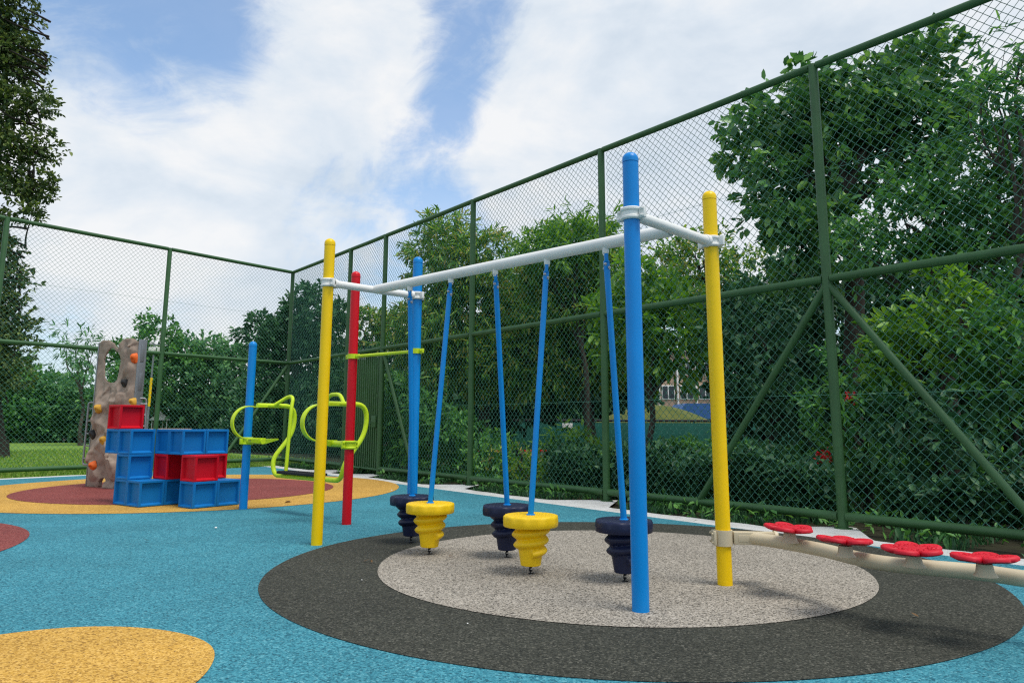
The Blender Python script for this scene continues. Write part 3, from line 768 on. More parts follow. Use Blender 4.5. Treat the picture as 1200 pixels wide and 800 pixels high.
#@@FOLIAGE@@
# ------------------------------------------------------------------ trees, shrubs, grass
def unit(a): return a / np.maximum(np.linalg.norm(a, axis=1, keepdims=True), 1e-9)
def rdir(n, rng): return unit(rng.normal(size=(n, 3)))
nR_ = np.array(NR); nL_ = np.array(NL); c0_ = np.array(CORNER)
def outside(P, m=.16):
    a = (P - c0_) @ nR_; b = (P - c0_) @ nL_
    return (a > m) | (b > m)
def leaf_arrays(P, D, U, Ln, asp, rng, fold=.14, droop=.12):
    n = len(P); Sd = unit(np.cross(D, U)); Nn = np.cross(Sd, D)
    Ln = Ln[:, None]; Wd = Ln * asp
    ff = fold * Wd * rng.uniform(.3, 1.6, (n, 1)); dr = droop * Ln * rng.uniform(.2, 1.8, (n, 1))
    v = np.empty((n, 6, 3))
    v[:, 0] = P
    v[:, 1] = P + D * Ln * .33 + Sd * Wd * .5 + Nn * ff
    v[:, 2] = P + D * Ln * .72 + Sd * Wd * .40 + Nn * (ff - dr * .5)
    v[:, 3] = P + D * Ln - Nn * dr
    v[:, 4] = P + D * Ln * .72 - Sd * Wd * .40 + Nn * (ff - dr * .5)
    v[:, 5] = P + D * Ln * .33 - Sd * Wd * .5 + Nn * ff
    b = (np.arange(n) * 6)[:, None]
    F = np.concatenate([b + np.array([[0, 1, 2, 3]]), b + np.array([[0, 3, 4, 5]])])
    return v.reshape(-1, 3), F
def crown_leaves(lobes, rng, clump_r, twig_n, leaves_n, leaf_len, asp, droop_w, spread, clumps_per_m2=1.0, flatz=.75, inner=.45, twig_len=.3):
    """lobes -> clumps -> twigs -> leaves"""
    Ps = []; Ds = []; Cs = []
    for (c, rx, ry, rz) in lobes:
        area = 4 * PI * ((rx * ry) ** 1.6 / 3 + (rx * rz) ** 1.6 / 3 + (ry * rz) ** 1.6 / 3) ** (1 / 1.6)
        k = max(4, int(area * clumps_per_m2))
        d = rdir(k, rng); f = inner + (1.02 - inner) * rng.random(k) ** .55
        cc = np.array(c) + d * f[:, None] * np.array([rx, ry, rz])
        Cs.append(cc)
        for q in range(k):
            r = clump_r * rng.uniform(.6, 1.35)
            td = rdir(twig_n, rng); td[:, 2] = td[:, 2] * .9 + .18; td = unit(td)
            tp = cc[q] + td * (r * rng.random((twig_n, 1)) ** .5) * np.array([1, 1, flatz])
            od = unit(td + d[q] * .55)
            m = leaves_n
            base = np.repeat(tp, m, 0) + np.repeat(od, m, 0) * rng.uniform(0, twig_len, (twig_n * m, 1)) + rng.normal(size=(twig_n * m, 3)) * .02
            dd = unit(np.repeat(od, m, 0) * .7 + rdir(twig_n * m, rng) * spread + np.array([0, 0, -droop_w]))
            Ps.append(base); Ds.append(dd)
    P = np.concatenate(Ps); D = np.concatenate(Ds); ok = outside(P); P = P[ok]; D = D[ok]
    n = len(P); U = unit(np.array([0, 0, 1.]) + rng.normal(size=(n, 3)) * .55)
    V, F = leaf_arrays(P, D, U, leaf_len * rng.uniform(.6, 1.3, n), asp, rng)
    return V, F, np.concatenate(Cs)
def limb(b, a, c, r0, r1, rng, wob=.12, n=8):
    a = np.array(a); c = np.array(c); L_ = np.linalg.norm(c - a); pts = []
    off = rng.normal(size=3) * L_ * wob; off2 = rng.normal(size=3) * L_ * wob * .4
    for i in range(n + 1):
        t = i / n; p = a * (1 - t) + c * t + off * math.sin(PI * t) * .6 + off2 * math.sin(2 * PI * t) + np.array([0, 0, .10 * L_]) * math.sin(PI * t) * .5
        pts.append(p)
    b.tube(pts, [r0 + (r1 - r0) * (i / n) ** .8 for i in range(n + 1)], 9)
TREE_N = 0
def lob(rows): 
    out_ = []
    for r in rows:
        px, py, Y, rx, rz = r[:5]; c = at(px, py, Y); s_ = Y / FPX * 1.02
        out_.append((c, rx * s_, (r[5] if len(r) > 5 else (rx + rz) / 2 * s_), rz * s_))
    return out_
def tree(name, label, cat, rows, base, mat, bark='bark', group=None, tr=.16, clump=.42, cpm=1.2, twigs=14, lv=7, ll=.16, asp=.45, droop=.25, spread=.7, flatz=.75, inner=.45, tl=.28, limbs=9, part=('crown', 'trunk'), top=None, ground_z=-.05, column=False):
    global TREE_N; TREE_N += 1
    rng = np.random.default_rng(100 + TREE_N)
    L_ = lob(rows); V, F, C = crown_leaves(L_, rng, clump, twigs, lv, ll, asp, droop, spread, cpm, flatz, inner, tl)
    if isinstance(base, (tuple, list)):
        q = at(base[0], 520, base[1]); bp = Vector((q.x, q.y, ground_z))
    else: bp = base
    root = empty(name, bp, label, cat, group)
    npmesh(part[0], V, F, MT[mat], root)
    if limbs:
        b = MB(); cen = np.mean([np.array(l[0]) for l in L_], 0); fork = np.array(bp) * .45 + np.array((bp.x * .4 + cen[0] * .6, bp.y * .4 + cen[1] * .6, cen[2])) * .55
        if top is not None: fork = np.array(top)
        limb(b, bp, fork, tr, tr * .72, rng, .04, 10)
        b.lathe((bp.x, bp.y, bp.z - .1), [(tr * 1.7, 0), (tr * 1.35, .15), (tr * 1.1, .4), (tr * .9, .7)], 12)
        idx = rng.choice(len(C), min(limbs, len(C)), False); ok = outside(C, .3)
        lc = [np.array(l[0]) for l in L_]
        for l in lc:
            if column:
                q = np.array((bp.x, bp.y, max(0.5, l[2] - 1.2))); limb(b, q, l, tr * .22, tr * .06, rng, .08)
            else: limb(b, fork, l, tr * .6, tr * .16, rng, .10)
        for i in idx:
            if not ok[i]: continue
            j = int(np.argmin([np.linalg.norm(C[i] - l) for l in lc])); s0 = fork * .4 + lc[j] * .6 if not column else np.array((bp.x, bp.y, max(.5, C[i][2] - .6)))
            limb(b, s0, C[i], tr * .25, tr * .05, rng, .12)
        b.build(part[1], MT[bark], root, 60)
    return root
# tall olive-green column tree at the far left
tree('column_tree', 'very tall dark column shaped tree rising past the left fence out of the picture', 'tree',
     [(3, -150, 25, 29, 57), (7, -60, 25, 31, 47), (9, 10, 25, 31, 33), (15, 68, 25, 31, 25), (25, 122, 25, 31, 21), (31, 170, 25, 29, 19), (29, 212, 25, 33, 15), (-30, 60, 25, 39, 67), (-35, 170, 25, 35, 57), (37, 250, 25, 19, 6), (-3, 290, 25, 29, 19), (9, 330, 25, 25, 19), (9, 378, 25, 31, 19), (-1, 430, 25, 31, 31), (-50, 280, 25, 35, 57), (-45, 400, 25, 39, 67)],
     (4, 25), 'l_column', 'bark_dark', None, .17, .40, 2.9, 15, 7, .16, .5, .15, .8, .7, .35, .26, 40, top=at(0, -150, 25), column=True)
# far left belt
FG = 'trees and bushes beyond the left fence'
tree('feathery_tree', 'small thin feathery tree showing pale against the sky left of the climbing wall', 'tree', [(92, 398, 38, 20, 20), (104, 418, 38, 20, 18), (78, 415, 38, 14, 16), (90, 440, 38, 22, 18)], (94, 38), 'l_far', 'bark', FG, .10, .5, .8, 5, 7, .30, .22, .35, .6, .7, .3, .5, 10)
tree('round_tree', 'round crowned tree just above the right edge of the climbing wall', 'tree', [(180, 402, 41, 30, 26), (155, 425, 41, 26, 24), (205, 430, 41, 34, 30), (178, 450, 41, 40, 34)], (182, 41), 'l_mid', 'bark', FG, .2, .6, .9, 14, 7, .24, .5)
tree('broad_tree', 'broad low tree between the climbing wall and the short blue post', 'tree', [(245, 420, 42, 36, 24), (282, 432, 42, 36, 26), (225, 455, 42, 50, 34), (275, 465, 42, 50, 34)], (255, 42), 'l_far', 'bark', FG, .2, .6, .9, 14, 7, .24, .5)
tree('corner_tree', 'dark tall tree directly behind the fence corner', 'tree', [(362, 372, 31, 34, 34), (388, 385, 31, 24, 34), (336, 400, 31, 34, 36), (312, 392, 32, 22, 24), (360, 440, 31, 55, 48), (330, 470, 31, 45, 45), (385, 480, 31, 40, 50)], (352, 31), 'l_dark', 'bark_dark', FG, .24, .55, 1.3, 14, 7, .22, .5)
for k, (rows, bx, lab) in enumerate((
    ([(20, 462, 44, 50, 34), (-30, 450, 44, 60, 50), (40, 490, 44, 60, 26)], 10, 'leafy bush at the far edge of the lawn under the column tree'),
    ([(85, 468, 45, 46, 32), (110, 490, 45, 50, 28), (70, 492, 45, 50, 24)], 90, 'leafy bush at the far edge of the lawn left of the climbing wall'),
    ([(145, 478, 45, 40, 34), (180, 488, 45, 40, 28)], 160, 'leafy bush behind the climbing wall and topmost red block'),
    ([(225, 488, 44, 46, 30), (270, 492, 44, 46, 32), (310, 494, 43, 44, 32)], 262, 'long low bush behind the blocks and short blue post'),
    ([(345, 505, 33, 46, 34), (300, 512, 35, 40, 22), (395, 508, 31, 40, 36)], 352, 'dark bush low behind the fence corner'))):
    tree('bush', lab, 'bush', rows, (bx, rows[0][2]), ('l_mid', 'l_far', 'l_mid', 'l_mid', 'l_dark')[k], 'bark_dark', FG, .1, .6, 1.2, 14, 7, .24, .5, limbs=4, part=('foliage', 'stem'))
# umbrella tree far behind gate
BG = 'trees behind the right fence'
tree('umbrella_tree', 'far flat topped umbrella tree with bare branches above the gate', 'tree', [(432, 374, 50, 46, 11), (485, 368, 50, 46, 10), (415, 395, 50, 34, 10), (470, 392, 50, 44, 8), (505, 400, 50, 34, 12), (430, 412, 50, 24, 7)], (455, 50), 'l_mango', 'bark_dark', BG, .42, .7, .55, 14, 8, .24, .5, .1, .8, .4, .3, .3, 26, top=at(455, 452, 50))
tree('raintree', 'large far raintree with dark spreading crown behind the upper part of the yellow post', 'tree', [(770, 318, 32, 46, 30), (825, 305, 32, 50, 36), (875, 330, 32, 50, 40), (800, 355, 32, 60, 30), (860, 375, 32, 50, 36)], (850, 32), 'l_mango', 'bark_dark', BG, .35, .6, .8, 14, 7, .2, .5, .1, .8, .55, .35, .28, 20)
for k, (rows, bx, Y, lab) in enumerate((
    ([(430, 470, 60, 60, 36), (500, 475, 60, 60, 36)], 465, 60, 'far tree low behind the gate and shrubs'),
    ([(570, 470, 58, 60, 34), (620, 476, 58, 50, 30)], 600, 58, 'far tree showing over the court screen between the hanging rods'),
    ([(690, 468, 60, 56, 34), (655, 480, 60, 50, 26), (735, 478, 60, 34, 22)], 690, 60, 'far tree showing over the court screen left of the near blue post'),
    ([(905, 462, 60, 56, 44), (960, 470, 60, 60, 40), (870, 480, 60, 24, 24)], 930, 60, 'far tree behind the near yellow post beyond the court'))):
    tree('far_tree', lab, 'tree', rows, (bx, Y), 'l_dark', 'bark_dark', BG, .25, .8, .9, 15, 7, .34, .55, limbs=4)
# the long-leaved pair behind the beam
tree('long_leaved_tree', 'tall tree with drooping long leaves and bronze shoots behind the far end of the beam', 'tree', [(515, 318, 19, 30, 52), (552, 300, 19, 38, 44), (590, 325, 19, 40, 42), (535, 385, 19, 52, 50), (600, 390, 19, 55, 50), (500, 395, 19, 34, 60), (560, 430, 19, 60, 36)], (574, 19), 'l_mango', 'bark', BG, .17, .36, 2.4, 12, 11, .205, .21, .38, .75, .75, .4, .34, 16)
tree('light_topped_tree', 'tall tree with a light yellow green top behind the middle of the beam', 'tree', [(682, 296, 17.6, 34, 36), (645, 312, 17.6, 40, 36), (705, 330, 17.6, 34, 52), (660, 370, 17.6, 60, 46), (715, 385, 17.6, 45, 44), (680, 425, 17.6, 60, 30), (625, 420, 17.8, 40, 36)], (692, 17.4), 'l_mango', 'bark', BG, .15, .36, 2.4, 12, 11, .20, .21, .36, .75, .75, .4, .32, 16)
cr_ = tree('light_sapling', 'fresh light green tree top poking above the beam near the fourth fence post', 'tree', [(684, 276, 16.4, 28, 24), (655, 294, 16.4, 30, 22), (704, 292, 16.4, 20, 26), (628, 302, 16.6, 22, 16)], (690, 16.6), 'l_bright', 'bark', BG, .07, .3, 3.4, 11, 8, .2, .22, .3, .75, .75, .4, .3, 8)
tree('broad_leaved_sapling', 'bright green sapling with big leaves between the near blue and yellow posts', 'tree', [(735, 345, 14.2, 32, 32), (772, 352, 14.2, 34, 30), (800, 385, 14.2, 30, 34), (745, 395, 14.2, 40, 34), (790, 425, 14.2, 30, 26)], (760, 14.2), 'l_bright', 'bark', BG, .07, .3, 2.4, 8, 7, .24, .36, .3, .7, .75, .4, .3, 8)
# dense dark row further back, leaving the gap towards the building
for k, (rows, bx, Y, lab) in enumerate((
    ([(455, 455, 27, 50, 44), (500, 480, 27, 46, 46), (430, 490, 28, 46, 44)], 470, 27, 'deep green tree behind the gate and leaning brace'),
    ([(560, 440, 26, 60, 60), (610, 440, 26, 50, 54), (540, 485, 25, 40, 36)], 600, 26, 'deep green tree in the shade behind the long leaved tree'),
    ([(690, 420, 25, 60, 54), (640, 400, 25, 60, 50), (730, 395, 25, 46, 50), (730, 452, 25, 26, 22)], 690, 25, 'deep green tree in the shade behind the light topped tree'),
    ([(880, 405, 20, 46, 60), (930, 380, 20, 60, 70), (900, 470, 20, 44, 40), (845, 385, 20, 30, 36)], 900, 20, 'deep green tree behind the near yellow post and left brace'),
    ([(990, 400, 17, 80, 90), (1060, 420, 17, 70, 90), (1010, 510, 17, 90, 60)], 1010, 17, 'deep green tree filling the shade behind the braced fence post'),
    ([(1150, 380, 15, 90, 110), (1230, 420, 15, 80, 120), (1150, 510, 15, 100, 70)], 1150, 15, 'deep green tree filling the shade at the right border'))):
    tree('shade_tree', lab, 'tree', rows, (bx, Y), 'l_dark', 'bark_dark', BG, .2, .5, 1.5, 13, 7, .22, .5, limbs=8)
# the big broad-leaved tree and its neighbour
tree('jackfruit_tree', 'large glossy broad leaved tree overtopping the fence at the tall post on the right', 'tree', [(892, 172, 13.6, 38, 42), (935, 122, 13.4, 42, 44), (985, 128, 13.4, 46, 42), (1040, 118, 13.2, 46, 44), (1092, 92, 13.2, 36, 44), (985, 195, 13.2, 66, 46), (915, 235, 13.2, 40, 44), (1075, 165, 13.2, 50, 40), (940, 290, 13, 55, 46)], (1000, 13.2), 'l_jack', 'bark', BG, .2, .34, 2.4, 11, 7, .21, .52, .12, .75, .75, .45, .24, 18, top=at(985, 250, 13.2))
tree('fine_leaved_tree', 'tree with smaller lighter leaves in front of the glossy one at the upper right border', 'tree', [(1105, 215, 11.2, 56, 42), (1165, 180, 11.2, 46, 44), (1060, 262, 11.2, 60, 42), (1150, 262, 11, 66, 46), (1222, 210, 11, 40, 80), (1010, 300, 11.4, 50, 34), (1110, 320, 11, 70, 40)], (1120, 11.2), 'l_mid', 'bark', BG, .13, .28, 3.2, 11, 7, .125, .42, .2, .75, .75, .42, .2, 16)
tree('open_crowned_tree', 'thin open tree with narrow leaves at the upper right corner against the sky', 'tree', [(1170, 125, 10.2, 30, 24), (1196, 92, 10.2, 24, 26), (1205, 50, 10.2, 24, 20), (1150, 118, 10.2, 14, 12)], (1210, 10.2), 'l_mid', 'bark', BG, .07, .25, 1.7, 6, 9, .19, .24, .3, .75, .75, .5, .2, 10)
# understorey behind the right fence
UG = 'shrubs along the outside of the right fence'
for k, (rows, bx, Y, mat, ll, asp, lab) in enumerate((
    ([(1085, 372, 10.2, 46, 44), (1130, 400, 10.2, 46, 40), (1060, 420, 10.2, 40, 36)], 1090, 10.2, 'l_bright', .17, .36, 'leafy shrub with light leaves right of the braced post'),
    ([(1170, 440, 9.4, 44, 56), (1215, 400, 9.4, 40, 70)], 1185, 9.4, 'l_mid', .17, .38, 'leafy shrub at the right border behind the long brace'),
    ([(1020, 450, 10.6, 36, 44), (1000, 490, 10.6, 36, 40)], 1012, 10.6, 'l_mid', .15, .4, 'narrow shrub directly behind the foot of the braced post'),
    ([(1090, 500, 9.6, 50, 40), (1140, 540, 9.2, 50, 36)], 1110, 9.6, 'l_dark', .17, .4, 'low dark shrub under the long brace'),
    ([(900, 430, 12.4, 36, 50), (875, 380, 12.6, 34, 40), (930, 470, 12.2, 34, 44)], 905, 12.4, 'l_dark', .16, .45, 'tall dark shrub between the near yellow post and the left brace'),
    ([(960, 545, 10.8, 40, 34), (920, 565, 11.2, 40, 24)], 950, 10.8, 'l_mid', .13, .4, 'low shrub with red flowers left of the braced post'),
    ([(870, 562, 11.6, 34, 26), (840, 556, 12.2, 30, 26)], 855, 11.8, 'l_mid', .14, .4, 'low leafy shrub right behind the near yellow post'),
    ([(475, 490, 17.8, 40, 44), (510, 515, 17.0, 34, 40), (450, 520, 18.4, 34, 36)], 480, 17.8, 'l_mid', .17, .42, 'dense leafy shrub right of the gate'),
    ([(540, 520, 16.6, 36, 44), (580, 540, 15.6, 34, 34)], 560, 16.4, 'l_mid', .16, .40, 'dense leafy shrub behind the third tall fence post'),
    ([(620, 556, 15.2, 30, 26), (590, 560, 15.2, 26, 22)], 610, 15.2, 'l_mango', .14, .3, 'low bronze tinted shrub between the hanging rods'),
    ([(672, 540, 14.8, 30, 30), (690, 555, 14.4, 28, 26)], 680, 14.8, 'l_bright', .2, .26, 'low shrub with long yellow green leaves beside the fourth fence post'))):
    t_ = tree('shrub', lab, 'shrub', rows, (bx, Y), mat, 'bark_dark', UG, .045, .28, 3.0, 9, 7, ll, asp, .2, .8, limbs=7, part=('foliage', 'stem'), tl=.22)
    if 'red flowers' in lab:
        rng = np.random.default_rng(5); P = []; D = []
        for (px, py) in ((968, 532), (975, 545), (968, 552), (996, 466), (963, 538)):
            c = np.array(at(px, py, 10.35)); n_ = 26
            P.append(c + rng.normal(size=(n_, 3)) * .05); D.append(rdir(n_, rng))
        P = np.concatenate(P); D = np.concatenate(D); V, F = leaf_arrays(P, D, rdir(len(P), rng), np.full(len(P), .06), .6, rng); npmesh('flowers', V, F, MT['petal'], t_)
# clipped hedges in two rows beyond the fence
def hedge(label, t0, t1, o0, o1, h, mat, n, seed):
    rng = np.random.default_rng(seed); root = empty('clipped_hedge', fr((t0 + t1) / 2, 0, (o0 + o1) / 2), label, 'hedge', 'clipped hedges beyond the right fence')
    t = rng.uniform(t0, t1, n); face = rng.random(n); o = np.where(face < .45, o0 + rng.random(n) ** 2 * .25, rng.uniform(o0, o1, n)); z = np.where(face < .45, rng.uniform(.05, h, n), h - rng.random(n) ** 2 * .3)
    z *= 1 + .16 * np.sin(t * 3.1 + seed) + .12 * np.sin(t * 7.3) + rng.normal(size=n) * .10; o += rng.normal(size=n) * .07 + .10 * np.sin(t * 4.3)
    P = np.array(CORNER) + np.outer(t, np.array(DR)) + np.outer(o, np.array(NR)); P[:, 2] = z
    D = unit(rdir(n, rng) + np.array([0, 0, .6]) - np.array(NR) * .4); U = unit(rdir(n, rng) * .7 + np.array([0, 0, 1.]))
    V, F = leaf_arrays(P, D, U, .12 * rng.uniform(.6, 1.3, n), .48, rng); npmesh('foliage', V, F, MT[mat], root)
    b = MB(); c = fr((t0 + t1) / 2, h * .42, (o0 + o1) / 2)
    for q in range(int((t1 - t0) / .35)):
        p = fr(t0 + .2 + q * .35, -.05, (o0 + o1) / 2); limb(b, p, np.array(p) + np.array((rng.normal() * .08, rng.normal() * .08, h * .8)), .03, .01, rng, .1, 5)
    b.build('stems', MT['bark_dark'], root)['kind'] = 'stuff'
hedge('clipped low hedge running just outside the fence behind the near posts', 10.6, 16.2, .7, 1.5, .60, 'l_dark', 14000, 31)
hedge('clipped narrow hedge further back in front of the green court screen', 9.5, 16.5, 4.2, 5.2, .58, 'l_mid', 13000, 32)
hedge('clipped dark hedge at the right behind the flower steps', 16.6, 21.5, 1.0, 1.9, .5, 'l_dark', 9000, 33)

# grass tufts and weeds
def blades(name, label, fn, tr_, orr, n, h, seed, mat='l_grass', keep=None):
    rng = np.random.default_rng(seed); t = rng.uniform(*tr_, n); o = orr[0] + (orr[1] - orr[0]) * rng.random(n) ** 1.4
    if keep is not None:
        k = keep(t, o); t = t[k]; o = o[k]; n = len(t)
    dd, nn = (np.array(DR), np.array(NR)) if fn == 'R' else (np.array(DL), np.array(NL))
    P = np.array(CORNER) + np.outer(t, dd) + np.outer(o, nn); P[:, 2] = -.035
    hh = h * rng.uniform(.5, 1.4, n); lean = rng.normal(size=(n, 3)) * .4; lean[:, 2] = 1; lean = unit(lean); sd = unit(np.cross(lean, rdir(n, rng)))
    w = .006 + hh * .045; V = np.empty((n, 4, 3)); mid = P + lean * hh[:, None] * .55
    V[:, 0] = P - sd * w[:, None]; V[:, 1] = P + sd * w[:, None]; b2 = lean + rng.normal(size=(n, 3)) * .3; V[:, 2] = mid + sd * w[:, None] * .8; V[:, 3] = P + lean * hh[:, None] * .6 + b2 * hh[:, None] * .4
    F = (np.arange(n) * 4)[:, None] + np.array([[0, 1, 2, 3]])
    o_ = npmesh(name, V.reshape(-1, 3), F, MT[mat]); return tag(o_, label, 'grass', kind='stuff')
blades('grass', 'grass along the foot of the left fence', 'L', (-.4, 16), (-.88, 1.5), 42000, .085, 41, keep=lambda t, o: ~((t > 5.0) & (o < -.5)))
blades('grass', 'lawn grass beyond the left fence', 'L', (-2, 26), (1.2, 16), 60000, .10, 42)
blades('weeds', 'patchy weeds under the right fence', 'R', (.6, 24), (-.62, .9), 15000, .10, 43, 'l_dark', keep=lambda t, o: (np.sin(t * 3.3) + np.sin(t * 7.1 + 1) + np.sin(t * 1.3) > -.9) & (np.min(np.abs(t[:, None] - np.array(RP)[None]), 1) > .55 - .5 * o) & (o > -.57))
rngg = np.random.default_rng(77)
def ground_cover():
    n = 17000; t = rngg.uniform(2, 24, n); o = rngg.uniform(-.5, 7, n); k = (np.sin(t * 2.3 + o) + np.sin(o * 2.9 - t * 1.1) > -.9) & ((o > .05) | (np.min(np.abs(t[:, None] - np.array(RP)[None]), 1) > .7)); t = t[k]; o = o[k]; n = len(t)
    P = np.array(CORNER) + np.outer(t, np.array(DR)) + np.outer(o, np.array(NR)); P[:, 2] = rngg.uniform(-.03, .10, n)
    V, F = leaf_arrays(P, unit(rdir(n, rngg) + np.array([0, 0, .35])), unit(rdir(n, rngg) * .5 + np.array([0, 0, 1.])), .11 * rngg.uniform(.5, 1.3, n), .42, rngg)
    return tag(npmesh('ground_cover', V, F, MT['l_mid']), 'low leafy ground cover beyond the right fence', 'ground cover', kind='stuff')
ground_cover()

# ------------------------------------------------------------------ things beyond the fence
MT['court'] = paint('court_screen_mesh', (.012, .12, .085), .7, .15, dirt=.3)
MT['peach'] = noisy('peach_render', [(.3, (.42, .28, .19)), (.7, (.55, .40, .29))], 1.2, .85, .1)
MT['glass'] = paint('window_glass', (.05, .06, .07), .12, .2)
MT['roofblue'] = paint('blue_sheet_roof', (.035, .12, .33), .45, .15, dirt=.3)
MT['mound'] = noisy('dry_grass', [(.3, (.06, .085, .018)), (.6, (.12, .13, .03)), (.8, (.19, .18, .05))], 1.2, .95, .6)
cs = empty('court_screen', at(710, 520, 31), 'low green screen round a sports court with a red strip along its foot', 'screen')
a = at(560, 520, 31); c = at(930, 520, 31); b = MB(); b.bbox(((a.x + c.x) / 2, 31, .63), (c.x - a.x, .05, 1.12), .01); b.build('screen_cloth', MT['court'], cs)
b = MB(); b.bbox(((a.x + c.x) / 2, 30.96, .05), (c.x - a.x, .12, .08), .01); b.build('foot_strip', MT['red'], cs)
b = MB(); b.tube([(a.x, 31, 1.27), (c.x, 31, 1.27)], .05, 10); b.build('top_rail', MT['dark'], cs)
for k in range(8):
    b = MB(); x = a.x + (c.x - a.x) * (k + .5) / 8; b.tube([(x, 31.06, -.05), (x, 31.06, 1.3)], .04, 10); b.build('post', MT['dark'], cs)
b = MB(); sgn = at(665, 498, 30.9); b.bbox((sgn.x, 30.94, 1.05), (.42, .03, .22), .005); b.build('plate', MT['white'], cs)
# mound
b = MB(); mc = at(775, 500, 44); n = 40; vs = []
for i in range(13):
    f_ = i / 12
    for j in range(n):
        a_ = 2 * PI * j / n; w_ = 1 + .15 * mn.noise(Vector((math.cos(a_) * 2, math.sin(a_) * 2, f_))); vs.append((mc.x + 6 * f_ * w_ * math.cos(a_), 46 + 4 * f_ * w_ * math.sin(a_), 2.35 * math.cos(f_ * PI / 2) ** 1.3 - .06))
b.add(vs, [(i * n + j, i * n + (j + 1) % n, (i + 1) * n + (j + 1) % n, (i + 1) * n + j) for i in range(12) for j in range(n)]); tag(b.build('mound', MT['mound']), kind='structure')
# shelter with blue roof
sh = empty('shelter', at(835, 495, 56), 'low shelter with a blue sheet roof glimpsed beyond the court', 'shelter'); p = at(838, 495, 56)
b = MB(); b.prism([(-3.4, 1.5), (3.4, 1.5), (2.6, 2.6), (-2.6, 2.6)], -2, 2, Matrix.Translation((p.x, 56, 0)) @ Matrix.Rotation(R(90), 4, 'X')); b.build('roof', MT['roofblue'], sh)
for sx in (-3, -1, 1, 3):
    for sy in (-1.7, 1.7):
        b = MB(); b.bbox((p.x + sx, 56 + sy, .72), (.14, .14, 1.55), .01); b.build('post', MT['white'], sh)
# building
bl = empty('apartment_building', at(800, 495, 85), 'pale peach building with gridded windows glimpsed through the tree gap', 'building'); p = at(806, 495, 85)
b = MB(); b.bbox((p.x, 88, 4.6), (15, 6, 9.2), .05); wl = b.build('wall', MT['peach'], bl)
b = MB(); b.bbox((p.x, 88, 9.35), (15.8, 6.8, .3), .03); b.build('roof', MT['white'], bl)
for i in range(7):
    for j in range(3):
        x = p.x - 6.3 + i * 2.1; z = 1.9 + j * 2.75; f_ = MB()
        f_.bbox((x, 84.95, z), (1.5, .12, 1.6), .02); w_ = f_.build('window', MT['white'], bl)
        g_ = MB()
        for sx in (-.36, .36): g_.box((x + sx, 84.88, z), (.58, .03, 1.36))
        g_.build('pane', MT['glass'], w_)
    b = MB(); b.bbox((p.x - 7.35 + i * 2.1 + 0, 84.8, 4.6), (.18, .3, 9.1), .02); b.build('pilaster', MT['white'], bl)
# white metal stand among the shrubs
wb = empty('metal_stand', at(652, 545, 13.9), 'small bent white metal stand among the shrubs beyond the fence', 'stand'); q = at(651, 532, 13.9)
b = MB()
b.tube(fillet([(q.x - .10, 13.9, -.05), (q.x - .10, 13.9, q.z), (q.x + .12, 13.9, q.z + .04)], .06), .022, 10); b.build('bent_tube', MT['white'], wb)
b = MB(); b.bbox((q.x + .05, 13.9, q.z - .16), (.14, .12, .28), .02); b.build('box', MT['white'], wb)
# lamp pole with yellow sleeve, timber stack and white tent at the left
lp_ = at(172, 500, 37); lm = empty('floodlight_pole', (lp_.x, 37, -.05), 'thin floodlight pole with a yellow sleeve behind the right edge of the climbing wall', 'pole')
b = MB(); b.tube([(lp_.x, 37, -.05), (lp_.x + .05, 37, 5.0)], [.06, .04], 12); b.build('pole', MT['steel'], lm)
b = MB(); b.tube([(lp_.x + .02, 37, 1.9), (lp_.x + .03, 37, 3.3)], .06, 12); b.build('sleeve', MT['yellow'], lm)
b = MB(); b.tube([(lp_.x - .2, 37, 4.95), (lp_.x + .7, 37, 4.9)], .03, 8); b.build('crossarm', MT['steel'], lm)
for sx in (0, .42):
    b = MB(); b.bbox((lp_.x + sx, 36.9, 4.65), (.3, .2, .3), .04); b.build('lamp_head', MT['white'], lm)
ts = at(198, 503, 36); tb = empty('timber_stack', (ts.x, 36, -.05), 'stack of pale timber boards beyond the fence above the blocks', 'timber stack')
for k in range(6):
    b = MB(); b.bbox((ts.x + RNG.uniform(-.1, .1), 36, .05 + k * .15), (1.6, .9, .09), .01); b.build('board', MT['peach'], tb)
tn = at(187, 492, 41); tt_ = empty('tent', (tn.x, 41, -.05), 'small white tent top behind the timber stack', 'tent')
b = MB(); b.lathe((tn.x, 41, 1.25), [(.6, 0), (.36, .2), (.15, .36), (.0005, .5)], 4); b.build('canopy', MT['white'], tt_, 20)
for sx, sy in ((-.4, 0), (.4, 0), (0, -.4), (0, .4)):
    b = MB(); b.tube([(tn.x + sx, 41 + sy, -.05), (tn.x + sx, 41 + sy, 1.4)], .03, 8); b.build('leg', MT['white'], tt_)
# bits lying on the rubber
def dry_leaf(x, y, s_, label, k):
    p = flat(x, y, .014); rng = np.random.default_rng(k); V, F = leaf_arrays(np.array([p]), unit(np.array([[math.cos(k * 2.1), math.sin(k * 2.1), .05]])), np.array([[0, 0, 1.]]) + rng.normal(size=(1, 3)) * .1, np.array([s_]), .42, rng, .5, -.2)
    tag(npmesh('fallen_leaf', V, F, MT['dry']), label, 'leaf', 'dry leaves on the play surface')
for k, (x, y, s_, lab) in enumerate(((426, 657, .05, 'dry brown leaf on the charcoal ring, left one of two'), (436, 659, .045, 'dry brown leaf on the charcoal ring, right one of two'), (176, 633, .07, 'dry leaf on the blue surface left of the far yellow post'),
                                     (333, 589, .10, 'dry brown leaf on the ochre ring below the rocker'), (1077, 722, .05, 'pale dry leaf on the charcoal ring below the cream rail'), (530, 651, .05, 'dry leaf on the grey circle beside the far yellow pod'), (812, 611, .05, 'dry leaf by the white apron behind the near yellow post'))):
    dry_leaf(x, y, s_, lab, k)
